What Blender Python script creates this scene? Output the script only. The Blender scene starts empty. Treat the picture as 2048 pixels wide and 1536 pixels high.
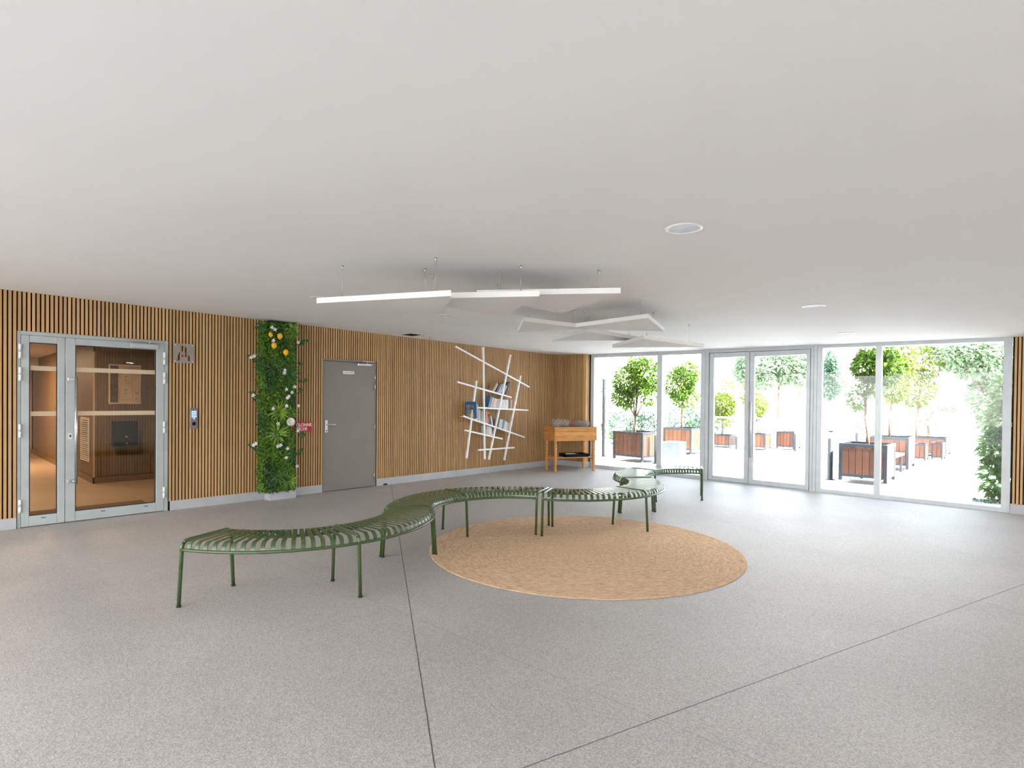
import bpy, math, random
from mathutils import Vector, Matrix

# ------------------------------------------------------------------ scene, camera, light
SC = bpy.context.scene
COL = SC.collection
SC.view_settings.view_transform = 'Standard'
SC.view_settings.look = 'None'
SC.view_settings.gamma = 1.0
SC.view_settings.use_curve_mapping = False
SC.view_settings.exposure = 1.6
PI = math.pi
R = math.radians

# room frame: x = along the glazed wall (0 at the corner), y = outwards, z = up
CAM = Vector((8.1202, -10.1366, 1.45))
RIGHT = Vector((0.7228, 0.6910, 0.0))
FWD = Vector((-0.6910, 0.7228, 0.0))
PITCH, ROLL, FPX = -0.0103, 0.010, 1145.8
cam_d = bpy.data.cameras.new('camera')
cam = bpy.data.objects.new('camera', cam_d)
COL.objects.link(cam)
cam_d.sensor_width = 36.0
cam_d.lens = FPX / 2048.0 * 36.0
cam_d.shift_y = (810.76 - 768.0) / 2048.0
cam_d.clip_start = 0.05
cam_d.clip_end = 400.0
UPZ = Vector((0, 0, 1))
f_ = (FWD * math.cos(PITCH) + UPZ * math.sin(PITCH)).normalized()
u0 = (UPZ * math.cos(PITCH) - FWD * math.sin(PITCH)).normalized()
r_ = (RIGHT * math.cos(ROLL) + u0 * math.sin(ROLL)).normalized()
u_ = (u0 * math.cos(ROLL) - RIGHT * math.sin(ROLL)).normalized()
cam.matrix_world = Matrix(((r_.x, u_.x, -f_.x, CAM.x), (r_.y, u_.y, -f_.y, CAM.y),
                           (r_.z, u_.z, -f_.z, CAM.z), (0, 0, 0, 1)))
SC.camera = cam

# sky: a bright, slightly hazy white-blue summer sky
W = bpy.data.worlds.new('sky')
SC.world = W
W.use_nodes = True
wn = W.node_tree
bg = wn.nodes['Background']
wtc = wn.nodes.new('ShaderNodeTexCoord')
wsp = wn.nodes.new('ShaderNodeSeparateXYZ')
wrm = wn.nodes.new('ShaderNodeValToRGB')
wn.links.new(wtc.outputs['Generated'], wsp.inputs[0])
wn.links.new(wsp.outputs['Z'], wrm.inputs[0])
wrm.color_ramp.elements[0].position = 0.0
wrm.color_ramp.elements[0].color = (1.0, 0.985, 0.97, 1)
wrm.color_ramp.elements[1].position = 0.7
wrm.color_ramp.elements[1].color = (0.58, 0.76, 1.0, 1)
wn.links.new(wrm.outputs[0], bg.inputs[0])
bg.inputs[1].default_value = 3.2

sun_d = bpy.data.lights.new('sun', 'SUN')
sun = bpy.data.objects.new('sun', sun_d)
COL.objects.link(sun)
sun_d.energy = 17.0
sun_d.angle = R(0.6)
sun_d.color = (1.0, 0.975, 0.93)
SUN_TO = Vector((0.80, -0.05, 0.85))      # direction towards the sun, almost along the facade
sun.rotation_euler = SUN_TO.to_track_quat('Z', 'Y').to_euler()


def zc(x, y):
    return 2.4483 - 0.01301 * x - 0.01244 * y


# ------------------------------------------------------------------ materials
MATS = {}


def nn(nt, t, **k):
    n = nt.nodes.new(t)
    for a, v in k.items():
        setattr(n, a, v)
    return n


def mat(name, c, rough=0.5, metal=0.0, var=0.12, scale=6.0, bump=0.0, bscale=60.0, stretch=None,
        island=0.0, trans=0.0, coat=0.0, emit=None, spec=0.5):
    """Principled material with a little procedural variation of tone."""
    if name in MATS:
        return MATS[name]
    m = bpy.data.materials.new(name)
    m.use_nodes = True
    nt = m.node_tree
    b = nt.nodes['Principled BSDF']
    b.inputs['Roughness'].default_value = rough
    b.inputs['Metallic'].default_value = metal
    b.inputs['Specular IOR Level'].default_value = spec
    if coat:
        b.inputs['Coat Weight'].default_value = coat
        b.inputs['Coat Roughness'].default_value = 0.15
    tc = nn(nt, 'ShaderNodeTexCoord')
    mp = nn(nt, 'ShaderNodeMapping')
    nt.links.new(tc.outputs['Object'], mp.inputs[0])
    if stretch:
        mp.inputs['Scale'].default_value = stretch
    no = nn(nt, 'ShaderNodeTexNoise')
    no.inputs['Scale'].default_value = scale
    no.inputs['Detail'].default_value = 4.0
    nt.links.new(mp.outputs[0], no.inputs['Vector'])
    rp = nn(nt, 'ShaderNodeValToRGB')
    lo = tuple(max(0.0, v * (1 - var)) for v in c) + (1,)
    hi = tuple(min(1.0, v * (1 + var)) for v in c) + (1,)
    rp.color_ramp.elements[0].position = 0.32
    rp.color_ramp.elements[0].color = lo
    rp.color_ramp.elements[1].position = 0.68
    rp.color_ramp.elements[1].color = hi
    nt.links.new(no.outputs['Fac'], rp.inputs[0])
    out = rp.outputs[0]
    if island:
        ge = nn(nt, 'ShaderNodeNewGeometry')
        mr = nn(nt, 'ShaderNodeMapRange')
        mr.inputs['To Min'].default_value = 1 - island
        mr.inputs['To Max'].default_value = 1 + island
        nt.links.new(ge.outputs['Random Per Island'], mr.inputs['Value'])
        mx = nn(nt, 'ShaderNodeVectorMath', operation='SCALE')
        nt.links.new(out, mx.inputs[0])
        nt.links.new(mr.outputs[0], mx.inputs['Scale'])
        out = mx.outputs[0]
    nt.links.new(out, b.inputs['Base Color'])
    if bump:
        n2 = nn(nt, 'ShaderNodeTexNoise')
        n2.inputs['Scale'].default_value = bscale
        n2.inputs['Detail'].default_value = 3.0
        nt.links.new(mp.outputs[0], n2.inputs['Vector'])
        bp = nn(nt, 'ShaderNodeBump')
        bp.inputs['Strength'].default_value = bump
        bp.inputs['Distance'].default_value = 0.01
        nt.links.new(n2.outputs['Fac'], bp.inputs['Height'])
        nt.links.new(bp.outputs[0], b.inputs['Normal'])
    if emit:
        b.inputs['Emission Color'].default_value = tuple(emit[0]) + (1,)
        b.inputs['Emission Strength'].default_value = emit[1]
    if trans:
        tl = nn(nt, 'ShaderNodeBsdfTranslucent')
        nt.links.new(out, tl.inputs['Color'])
        mx2 = nn(nt, 'ShaderNodeMixShader')
        mx2.inputs[0].default_value = trans
        nt.links.new(b.outputs[0], mx2.inputs[1])
        nt.links.new(tl.outputs[0], mx2.inputs[2])
        nt.links.new(mx2.outputs[0], nt.nodes['Material Output'].inputs['Surface'])
    MATS[name] = m
    return m


def glass_mat(name, tint=(0.97, 0.99, 0.98), refl=1.0, ior=1.45):
    if name in MATS:
        return MATS[name]
    m = bpy.data.materials.new(name)
    m.use_nodes = True
    nt = m.node_tree
    nt.nodes.remove(nt.nodes['Principled BSDF'])
    tr = nn(nt, 'ShaderNodeBsdfTransparent')
    tr.inputs['Color'].default_value = tint + (1,)
    gl = nn(nt, 'ShaderNodeBsdfGlossy')
    gl.inputs['Roughness'].default_value = 0.01
    fr = nn(nt, 'ShaderNodeFresnel')
    fr.inputs['IOR'].default_value = ior
    mu = nn(nt, 'ShaderNodeMath', operation='MULTIPLY')
    mu.inputs[1].default_value = refl
    nt.links.new(fr.outputs[0], mu.inputs[0])
    mx = nn(nt, 'ShaderNodeMixShader')
    nt.links.new(mu.outputs[0], mx.inputs[0])
    nt.links.new(tr.outputs[0], mx.inputs[1])
    nt.links.new(gl.outputs[0], mx.inputs[2])
    nt.links.new(mx.outputs[0], nt.nodes['Material Output'].inputs['Surface'])
    MATS[name] = m
    return m


def frosted_mat(name, c, a):
    if name in MATS:
        return MATS[name]
    m = bpy.data.materials.new(name)
    m.use_nodes = True
    nt = m.node_tree
    b = nt.nodes['Principled BSDF']
    b.inputs['Base Color'].default_value = c + (1,)
    b.inputs['Roughness'].default_value = 0.6
    no = nn(nt, 'ShaderNodeTexNoise')
    no.inputs['Scale'].default_value = 300
    tl = nn(nt, 'ShaderNodeBsdfTranslucent')
    tl.inputs['Color'].default_value = c + (1,)
    tr = nn(nt, 'ShaderNodeBsdfTransparent')
    m1 = nn(nt, 'ShaderNodeMixShader')
    m1.inputs[0].default_value = 0.5
    m2 = nn(nt, 'ShaderNodeMixShader')
    mr = nn(nt, 'ShaderNodeMapRange')
    mr.inputs['To Min'].default_value = a * 0.9
    mr.inputs['To Max'].default_value = min(1, a * 1.1)
    nt.links.new(no.outputs['Fac'], mr.inputs['Value'])
    nt.links.new(mr.outputs[0], m2.inputs[0])
    nt.links.new(b.outputs[0], m1.inputs[1])
    nt.links.new(tl.outputs[0], m1.inputs[2])
    nt.links.new(tr.outputs[0], m2.inputs[1])
    nt.links.new(m1.outputs[0], m2.inputs[2])
    nt.links.new(m2.outputs[0], nt.nodes['Material Output'].inputs['Surface'])
    MATS[name] = m
    return m


def floor_mat():
    m = bpy.data.materials.new('washed_concrete')
    m.use_nodes = True
    nt = m.node_tree
    b = nt.nodes['Principled BSDF']
    L = nt.links.new
    tc = nn(nt, 'ShaderNodeTexCoord')
    P = tc.outputs['Object']
    big = nn(nt, 'ShaderNodeTexNoise')
    big.inputs['Scale'].default_value = 0.8
    big.inputs['Detail'].default_value = 5
    L(P, big.inputs['Vector'])
    r1 = nn(nt, 'ShaderNodeValToRGB')
    r1.color_ramp.elements[0].position = 0.3
    r1.color_ramp.elements[0].color = (0.40, 0.382, 0.366, 1)
    r1.color_ramp.elements[1].position = 0.7
    r1.color_ramp.elements[1].color = (0.47, 0.451, 0.434, 1)
    L(big.outputs['Fac'], r1.inputs[0])
    # fine aggregate
    vo = nn(nt, 'ShaderNodeTexVoronoi')
    vo.inputs['Scale'].default_value = 170
    L(P, vo.inputs['Vector'])
    r2 = nn(nt, 'ShaderNodeValToRGB')
    r2.color_ramp.elements[0].position = 0.0
    r2.color_ramp.elements[0].color = (0.55, 0.55, 0.55, 1)
    r2.color_ramp.elements[1].position = 1.0
    r2.color_ramp.elements[1].color = (1.35, 1.35, 1.38, 1)
    wnz = nn(nt, 'ShaderNodeSeparateColor')
    L(vo.outputs['Color'], wnz.inputs[0])
    L(wnz.outputs[0], r2.inputs[0])
    fine = nn(nt, 'ShaderNodeTexNoise')
    fine.inputs['Scale'].default_value = 130
    fine.inputs['Detail'].default_value = 6
    L(P, fine.inputs['Vector'])
    r3 = nn(nt, 'ShaderNodeValToRGB')
    r3.color_ramp.elements[0].position = 0.35
    r3.color_ramp.elements[0].color = (0.80, 0.80, 0.80, 1)
    r3.color_ramp.elements[1].position = 0.65
    r3.color_ramp.elements[1].color = (1.12, 1.12, 1.12, 1)
    L(fine.outputs['Fac'], r3.inputs[0])
    m1 = nn(nt, 'ShaderNodeMix', data_type='RGBA', blend_type='MULTIPLY')
    m1.inputs['Factor'].default_value = 0.6
    L(r1.outputs[0], m1.inputs['A'])
    L(r2.outputs[0], m1.inputs['B'])
    m2 = nn(nt, 'ShaderNodeMix', data_type='RGBA', blend_type='MULTIPLY')
    m2.inputs['Factor'].default_value = 0.7
    L(m1.outputs['Result'], m2.inputs['A'])
    L(r3.outputs[0], m2.inputs['B'])
    col = m2.outputs['Result']
    # sawn joints: distance to straight lines on the slab
    for (p, q, w, s) in (((0.29, -4.761), (6.368, -8.72), 0.0065, 0.85), ((6.612, -8.479), (7.932, -3.93), 0.006, 0.8),
                         ((5.428, -7.832), (6.505, -7.80), 0.004, 0.38), ((4.558, -2.994), (5.134, -3.307), 0.005, 0.4)):
        d = Vector((q[0] - p[0], q[1] - p[1], 0)).normalized()
        n = Vector((-d.y, d.x, 0))
        c = n.x * p[0] + n.y * p[1]
        dp = nn(nt, 'ShaderNodeVectorMath', operation='DOT_PRODUCT')
        dp.inputs[1].default_value = n
        wob = nn(nt, 'ShaderNodeTexNoise')
        wob.inputs['Scale'].default_value = 14
        L(P, wob.inputs['Vector'])
        L(P, dp.inputs[0])
        su = nn(nt, 'ShaderNodeMath', operation='SUBTRACT')
        L(dp.outputs['Value'], su.inputs[0])
        su.inputs[1].default_value = c
        wm = nn(nt, 'ShaderNodeMath', operation='MULTIPLY_ADD')
        L(wob.outputs['Fac'], wm.inputs[0])
        wm.inputs[1].default_value = 0.006
        L(su.outputs[0], wm.inputs[2])
        w2 = nn(nt, 'ShaderNodeMath', operation='SUBTRACT')
        L(wm.outputs[0], w2.inputs[0])
        w2.inputs[1].default_value = 0.003
        ab = nn(nt, 'ShaderNodeMath', operation='ABSOLUTE')
        L(w2.outputs[0], ab.inputs[0])
        lt = nn(nt, 'ShaderNodeMath', operation='LESS_THAN')
        L(ab.outputs[0], lt.inputs[0])
        lt.inputs[1].default_value = w * 0.5
        ml = nn(nt, 'ShaderNodeMath', operation='MULTIPLY')
        L(lt.outputs[0], ml.inputs[0])
        ml.inputs[1].default_value = s
        mj = nn(nt, 'ShaderNodeMix', data_type='RGBA')
        L(ml.outputs[0], mj.inputs['Factor'])
        L(col, mj.inputs['A'])
        mj.inputs['B'].default_value = (0.035, 0.028, 0.03, 1)
        col = mj.outputs['Result']
    L(col, b.inputs['Base Color'])
    b.inputs['Roughness'].default_value = 0.55
    bp = nn(nt, 'ShaderNodeBump')
    bp.inputs['Strength'].default_value = 0.25
    bp.inputs['Distance'].default_value = 0.004
    L(vo.outputs['Distance'], bp.inputs['Height'])
    L(bp.outputs[0], b.inputs['Normal'])
    return m


def rug_mat():
    m = bpy.data.materials.new('braided_jute')
    m.use_nodes = True
    nt = m.node_tree
    L = nt.links.new
    b = nt.nodes['Principled BSDF']
    tc = nn(nt, 'ShaderNodeTexCoord')
    sp = nn(nt, 'ShaderNodeSeparateXYZ')
    L(tc.outputs['Object'], sp.inputs[0])
    cx = nn(nt, 'ShaderNodeCombineXYZ')
    L(sp.outputs[0], cx.inputs[0])
    L(sp.outputs[1], cx.inputs[1])
    ln = nn(nt, 'ShaderNodeVectorMath', operation='LENGTH')
    L(cx.outputs[0], ln.inputs[0])
    at = nn(nt, 'ShaderNodeMath', operation='ARCTAN2')
    L(sp.outputs[1], at.inputs[0])
    L(sp.outputs[0], at.inputs[1])
    # polar coordinates -> streaky noise along each braid
    rr = nn(nt, 'ShaderNodeMath', operation='MULTIPLY')
    L(ln.outputs['Value'], rr.inputs[0])
    rr.inputs[1].default_value = 72.0
    fl = nn(nt, 'ShaderNodeMath', operation='FLOOR')
    L(rr.outputs[0], fl.inputs[0])
    aa = nn(nt, 'ShaderNodeMath', operation='MULTIPLY')
    L(at.outputs[0], aa.inputs[0])
    aa.inputs[1].default_value = 9.0
    cv = nn(nt, 'ShaderNodeCombineXYZ')
    L(fl.outputs[0], cv.inputs[0])
    L(aa.outputs[0], cv.inputs[1])
    no = nn(nt, 'ShaderNodeTexNoise')
    no.inputs['Scale'].default_value = 1.7
    no.inputs['Detail'].default_value = 6
    no.inputs['Roughness'].default_value = 0.65
    L(cv.outputs[0], no.inputs['Vector'])
    rp = nn(nt, 'ShaderNodeValToRGB')
    e = rp.color_ramp.elements
    e[0].position = 0.30
    e[0].color = (0.46, 0.29, 0.17, 1)
    e[1].position = 0.72
    e[1].color = (0.84, 0.64, 0.46, 1)
    e2 = e.new(0.5)
    e2.color = (0.68, 0.47, 0.30, 1)
    L(no.outputs['Fac'], rp.inputs[0])
    # fine grooves between neighbouring braids
    fr = nn(nt, 'ShaderNodeMath', operation='FRACT')
    L(rr.outputs[0], fr.inputs[0])
    pp = nn(nt, 'ShaderNodeMath', operation='PINGPONG')
    L(fr.outputs[0], pp.inputs[0])
    pp.inputs[1].default_value = 0.5
    f2 = nn(nt, 'ShaderNodeTexNoise')
    f2.inputs['Scale'].default_value = 70
    L(tc.outputs['Object'], f2.inputs['Vector'])
    ad = nn(nt, 'ShaderNodeMath', operation='ADD')
    L(pp.outputs[0], ad.inputs[0])
    L(f2.outputs['Fac'], ad.inputs[1])
    bp = nn(nt, 'ShaderNodeBump')
    bp.inputs['Strength'].default_value = 0.9
    bp.inputs['Distance'].default_value = 0.008
    L(ad.outputs[0], bp.inputs['Height'])
    L(bp.outputs[0], b.inputs['Normal'])
    L(rp.outputs[0], b.inputs['Base Color'])
    b.inputs['Roughness'].default_value = 0.9
    b.inputs['Specular IOR Level'].default_value = 0.15
    return m


M_SLAT = mat('oak_slat', (0.52, 0.315, 0.142), 0.5, var=0.10, scale=7, stretch=(6, 6, 0.6), island=0.15, spec=0.3)
M_SLATS = mat('slat_side_shade', (0.085, 0.045, 0.016), 0.7, var=0.2, scale=9, spec=0.1)  # dark brown sides carry the shade between the slats in their colour
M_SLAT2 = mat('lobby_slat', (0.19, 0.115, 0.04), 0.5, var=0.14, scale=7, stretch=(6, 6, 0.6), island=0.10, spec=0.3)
M_FELT = mat('black_felt', (0.018, 0.012, 0.009), 0.95, spec=0.05)
M_BASE = mat('painted_plinth', (0.44, 0.445, 0.46), 0.4, var=0.06, scale=4, bump=0.05)
M_CEIL = mat('white_plaster', (0.86, 0.85, 0.835), 0.85, var=0.012, scale=1.2, spec=0.2)
M_ALU = mat('grey_aluminium', (0.56, 0.60, 0.62), 0.38, var=0.05, spec=0.5)
M_ALUD = mat('light_aluminium', (0.40, 0.435, 0.43), 0.38, var=0.05)
M_STEEL = mat('brushed_steel', (0.62, 0.62, 0.62), 0.28, metal=1.0, var=0.08, stretch=(1, 1, 30))
M_GASK = mat('dark_gasket', (0.03, 0.03, 0.035), 0.7)
M_GLASS = glass_mat('clear_glass', (0.985, 0.995, 0.99), 0.75, 1.4)
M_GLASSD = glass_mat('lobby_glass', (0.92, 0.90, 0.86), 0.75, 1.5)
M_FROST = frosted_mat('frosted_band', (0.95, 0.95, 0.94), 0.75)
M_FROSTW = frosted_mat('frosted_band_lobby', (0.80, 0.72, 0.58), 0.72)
M_DOOR = mat('taupe_paint', (0.225, 0.20, 0.18), 0.45, var=0.04, scale=3)
M_WHITE = mat('white_lacquer', (0.86, 0.86, 0.85), 0.4, var=0.02)
M_WHITEP = mat('white_plastic', (0.82, 0.82, 0.80), 0.35, var=0.02)
M_PANEL = mat('white_acoustic_felt', (0.80, 0.79, 0.775), 0.9, var=0.02, bump=0.05, bscale=300, spec=0.1)
M_GREEN = mat('olive_powder_coat', (0.045, 0.085, 0.024), 0.30, var=0.08, scale=30, coat=0.3)
M_RUBBER = mat('black_rubber', (0.02, 0.02, 0.022), 0.7)
M_PINE = mat('oiled_pine', (0.60, 0.27, 0.075), 0.5, var=0.22, scale=5, stretch=(1.2, 9, 9), island=0.12)
M_SOIL = mat('dark_soil', (0.035, 0.025, 0.018), 0.95, var=0.5, scale=40, bump=0.5)
M_BLACK = mat('black_plastic', (0.004, 0.004, 0.005), 0.5, spec=0.2)
M_DSTEEL = mat('anthracite_steel', (0.016, 0.020, 0.028), 0.5, var=0.1)
M_TEAK = mat('red_brown_plank', (0.095, 0.032, 0.015), 0.6, var=0.18, scale=5, stretch=(8, 8, 1), island=0.28)
M_TERR = mat('pale_paving', (0.62, 0.61, 0.60), 0.8, var=0.06, scale=2, bump=0.1, bscale=40)
M_KERB = mat('white_kerb_stone', (0.75, 0.74, 0.72), 0.8, var=0.05)
M_PATH = mat('grey_asphalt_path', (0.42, 0.42, 0.42), 0.9, var=0.12, scale=10, bump=0.2)
M_CREAM = mat('cream_render', (0.72, 0.66, 0.50), 0.85, var=0.05)
M_BARK = mat('smooth_bark', (0.14, 0.085, 0.05), 0.85, var=0.3, scale=14, bump=0.4)
M_CONC = mat('cast_concrete', (0.15, 0.17, 0.18), 0.85, var=0.14, scale=5, bump=0.2)
M_RED = mat('signal_red', (0.55, 0.012, 0.045), 0.4, var=0.04)
M_INK = mat('black_ink', (0.02, 0.02, 0.02), 0.6)
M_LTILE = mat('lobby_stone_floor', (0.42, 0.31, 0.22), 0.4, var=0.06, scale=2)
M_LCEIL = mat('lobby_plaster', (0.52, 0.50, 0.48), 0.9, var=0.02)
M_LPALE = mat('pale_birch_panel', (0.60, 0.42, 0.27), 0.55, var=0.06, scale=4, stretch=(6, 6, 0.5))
M_MAT = mat('coir_doormat', (0.16, 0.10, 0.05), 0.95, var=0.25, scale=60, bump=0.5)

LEAF = dict(
    wall=mat('artificial_leaf', (0.095, 0.21, 0.012), 0.45, var=0.35, scale=20, island=0.6, trans=0.25),
    wall2=mat('bright_fern', (0.20, 0.36, 0.035), 0.45, var=0.2, scale=20, island=0.3, trans=0.3),
    wall3=mat('dark_fern', (0.035, 0.115, 0.018), 0.45, var=0.2, scale=20, island=0.35, trans=0.2),
    tree=mat('laurel_leaf', (0.085, 0.165, 0.014), 0.38, var=0.2, scale=9, island=0.5, trans=0.45),
    tree2=mat('yellow_green_leaf', (0.12, 0.165, 0.012), 0.45, var=0.2, scale=9, island=0.4, trans=0.42),
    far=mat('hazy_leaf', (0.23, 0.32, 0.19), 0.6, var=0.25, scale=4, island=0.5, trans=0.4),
    hedge=mat('blue_green_leaf', (0.08, 0.15, 0.09), 0.5, var=0.25, scale=8, island=0.5, trans=0.35),
    olean=mat('oleander_leaf', (0.11, 0.21, 0.05), 0.45, var=0.2, scale=8, island=0.5, trans=0.35))


# ------------------------------------------------------------------ mesh builder
class MB:
    def __init__(self):
        self.v, self.f, self.s = [], [], []

    def add(self, vs, fs, smooth=False, M=None):
        o = len(self.v)
        for p in vs:
            p = Vector(p)
            self.v.append(tuple(M @ p) if M is not None else tuple(p))
        for f in fs:
            self.f.append(tuple(i + o for i in f))
            self.s.append(smooth)
        return self

    def hexa(self, p, M=None):
        return self.add(p, [(0, 3, 2, 1), (4, 5, 6, 7), (0, 1, 5, 4), (1, 2, 6, 5), (2, 3, 7, 6), (3, 0, 4, 7)], False, M)

    def box(self, a, b, M=None, bev=0.0):
        x0, y0, z0 = (min(a[i], b[i]) for i in range(3))
        x1, y1, z1 = (max(a[i], b[i]) for i in range(3))
        k = min(bev, (x1 - x0) * .45, (y1 - y0) * .45, (z1 - z0) * .45)
        if k <= 0:
            return self.hexa([(x0, y0, z0), (x1, y0, z0), (x1, y1, z0), (x0, y1, z0),
                              (x0, y0, z1), (x1, y0, z1), (x1, y1, z1), (x0, y1, z1)], M)
        X, Y, Z = (x0, x1), (y0, y1), (z0, z1)
        vs, ix = [], {}
        for i in (0, 1):
            for j in (0, 1):
                for l in (0, 1):
                    sx, sy, sz = (1, -1)[i], (1, -1)[j], (1, -1)[l]
                    ix[i, j, l, 0] = len(vs); vs.append((X[i], Y[j] + sy * k, Z[l] + sz * k))
                    ix[i, j, l, 1] = len(vs); vs.append((X[i] + sx * k, Y[j], Z[l] + sz * k))
                    ix[i, j, l, 2] = len(vs); vs.append((X[i] + sx * k, Y[j] + sy * k, Z[l]))
        F = []
        cyc = [(0, 0), (1, 0), (1, 1), (0, 1)]
        for i in (0, 1):
            q = [ix[i, a_, b_, 0] for a_, b_ in cyc]; F.append(q if i else q[::-1])
            q = [ix[a_, i, b_, 1] for a_, b_ in cyc]; F.append(q[::-1] if i else q)
            q = [ix[a_, b_, i, 2] for a_, b_ in cyc]; F.append(q if i else q[::-1])
        for a_ in (0, 1):
            for b_ in (0, 1):
                q = [ix[0, a_, b_, 1], ix[1, a_, b_, 1], ix[1, a_, b_, 2], ix[0, a_, b_, 2]]
                F.append(q if a_ != b_ else q[::-1])
                q = [ix[a_, 0, b_, 0], ix[a_, 1, b_, 0], ix[a_, 1, b_, 2], ix[a_, 0, b_, 2]]
                F.append(q[::-1] if a_ != b_ else q)
                q = [ix[a_, b_, 0, 0], ix[a_, b_, 1, 0], ix[a_, b_, 1, 1], ix[a_, b_, 0, 1]]
                F.append(q if a_ != b_ else q[::-1])
        for i in (0, 1):
            for j in (0, 1):
                for l in (0, 1):
                    q = [ix[i, j, l, 0], ix[i, j, l, 1], ix[i, j, l, 2]]
                    F.append(q if (i + j + l) % 2 else q[::-1])
        return self.add(vs, F, False, M)

    def tube(self, pts, r, seg=10, caps=True, M=None, smooth=True):
        pts = [Vector(p) for p in pts]
        rs = r if isinstance(r, (list, tuple)) else [r] * len(pts)
        n = len(pts)
        T = []
        for i in range(n):
            a = pts[max(i - 1, 0)]
            b = pts[min(i + 1, n - 1)]
            T.append((b - a).normalized())
        ref = Vector((0, 0, 1)) if abs(T[0].z) < 0.9 else Vector((1, 0, 0))
        N = (ref - T[0] * ref.dot(T[0])).normalized()
        vs, fs = [], []
        for i in range(n):
            N = (N - T[i] * N.dot(T[i])).normalized()
            B = T[i].cross(N)
            for k in range(seg):
                a = 2 * PI * k / seg
                vs.append(pts[i] + (N * math.cos(a) + B * math.sin(a)) * rs[i])
        for i in range(n - 1):
            for k in range(seg):
                k2 = (k + 1) % seg
                fs.append((i * seg + k, i * seg + k2, (i + 1) * seg + k2, (i + 1) * seg + k))
        self.add(vs, fs, smooth, M)
        if caps:
            o = len(self.v)
            self.f.append(tuple(o - n * seg + k for k in range(seg))[::-1]); self.s.append(False)
            self.f.append(tuple(o - seg + k for k in range(seg))); self.s.append(False)
        return self

    def lathe(self, prof, seg=32, M=None, smooth=True):
        vs, fs = [], []
        n = len(prof)
        for k in range(seg):
            a = 2 * PI * k / seg
            for (r, z) in prof:
                vs.append((r * math.cos(a), r * math.sin(a), z))
        for k in range(seg):
            k2 = (k + 1) % seg
            for i in range(n - 1):
                fs.append((k * n + i, k2 * n + i, k2 * n + i + 1, k * n + i + 1))
        return self.add(vs, fs, smooth, M)

    def prism(self, poly, z0, z1, M=None):
        n = len(poly)
        vs = [(p[0], p[1], z0) for p in poly] + [(p[0], p[1], z1) for p in poly]
        fs = [tuple(range(n))[::-1], tuple(range(n, 2 * n))]
        for i in range(n):
            j = (i + 1) % n
            fs.append((i, j, n + j, n + i))
        return self.add(vs, fs, False, M)

    def ball(self, c, r, M=None, seg=14, rings=9):
        if not isinstance(r, (tuple, list)):
            r = (r, r, r)
        vs = [(c[0], c[1], c[2] - r[2])]
        for i in range(1, rings):
            t = -PI / 2 + PI * i / rings
            for k in range(seg):
                a = 2 * PI * k / seg
                vs.append((c[0] + r[0] * math.cos(t) * math.cos(a), c[1] + r[1] * math.cos(t) * math.sin(a), c[2] + r[2] * math.sin(t)))
        vs.append((c[0], c[1], c[2] + r[2]))
        fs = []
        for k in range(seg):
            k2 = (k + 1) % seg
            fs.append((0, 1 + k2, 1 + k))
            for i in range(rings - 2):
                fs.append((1 + i * seg + k, 1 + i * seg + k2, 1 + (i + 1) * seg + k2, 1 + (i + 1) * seg + k))
            fs.append((1 + (rings - 2) * seg + k, 1 + (rings - 2) * seg + k2, len(vs) - 1))
        return self.add(vs, fs, True, M)

    def leaf(self, p, d, n, ln, w, fold=0.25):
        d = d.normalized()
        s = d.cross(n)
        if s.length < 1e-4:
            s = d.orthogonal()
        s.normalize()
        n = s.cross(d)
        a = p
        b = p + d * ln * 0.45 + s * w * 0.5 + n * w * fold
        c = p + d * ln - n * ln * 0.10
        e = p + d * ln * 0.45 - s * w * 0.5 + n * w * fold
        m = p + d * ln * 0.5
        o = len(self.v)
        self.v += [tuple(a), tuple(b), tuple(c), tuple(e), tuple(m)]
        self.f += [(o, o + 1, o + 4), (o + 1, o + 2, o + 4), (o + 2, o + 3, o + 4), (o + 3, o, o + 4)]
        self.s += [True] * 4

    def build(self, name, m, parent=None, loc=None):
        me = bpy.data.meshes.new(name)
        me.from_pydata(self.v, [], self.f)
        me.polygons.foreach_set('use_smooth', self.s)
        me.update()
        ms = m if isinstance(m, (list, tuple)) else [m]
        for q in ms:
            me.materials.append(q)
        o = bpy.data.objects.new(name, me)
        COL.objects.link(o)
        if parent is not None:
            o.parent = parent
        if loc is not None:
            o.location = loc
        return o


def thing(name, label, cat, loc=(0, 0, 0), rz=0.0, group=None, kind=None):
    o = bpy.data.objects.new(name, None)
    o.empty_display_size = 0.1
    COL.objects.link(o)
    o.location = loc
    o.rotation_euler = (0, 0, rz)
    return tag(o, label, cat, group, kind)


def tag(o, label, cat, group=None, kind=None):
    o['label'] = label
    o['category'] = cat
    if group:
        o['group'] = group
    if kind:
        o['kind'] = kind
    return o


def struct(o, label, cat):
    return tag(o, label, cat, kind='structure')


def copy_tree(o, parent=None):
    c = o.copy()
    COL.objects.link(c)
    if parent is not None:
        c.parent = parent
    for ch in list(o.children):
        copy_tree(ch, c)
    return c


def curve_mesh(name, cu):
    """turn a text or outline curve into an ordinary mesh object"""
    tmp = bpy.data.objects.new('outline', cu)
    COL.objects.link(tmp)
    dg = bpy.context.evaluated_depsgraph_get()
    dg.update()
    me = bpy.data.meshes.new_from_object(tmp.evaluated_get(dg))
    me.name = name
    bpy.data.objects.remove(tmp)
    o = bpy.data.objects.new(name, me)
    COL.objects.link(o)
    return o


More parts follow.
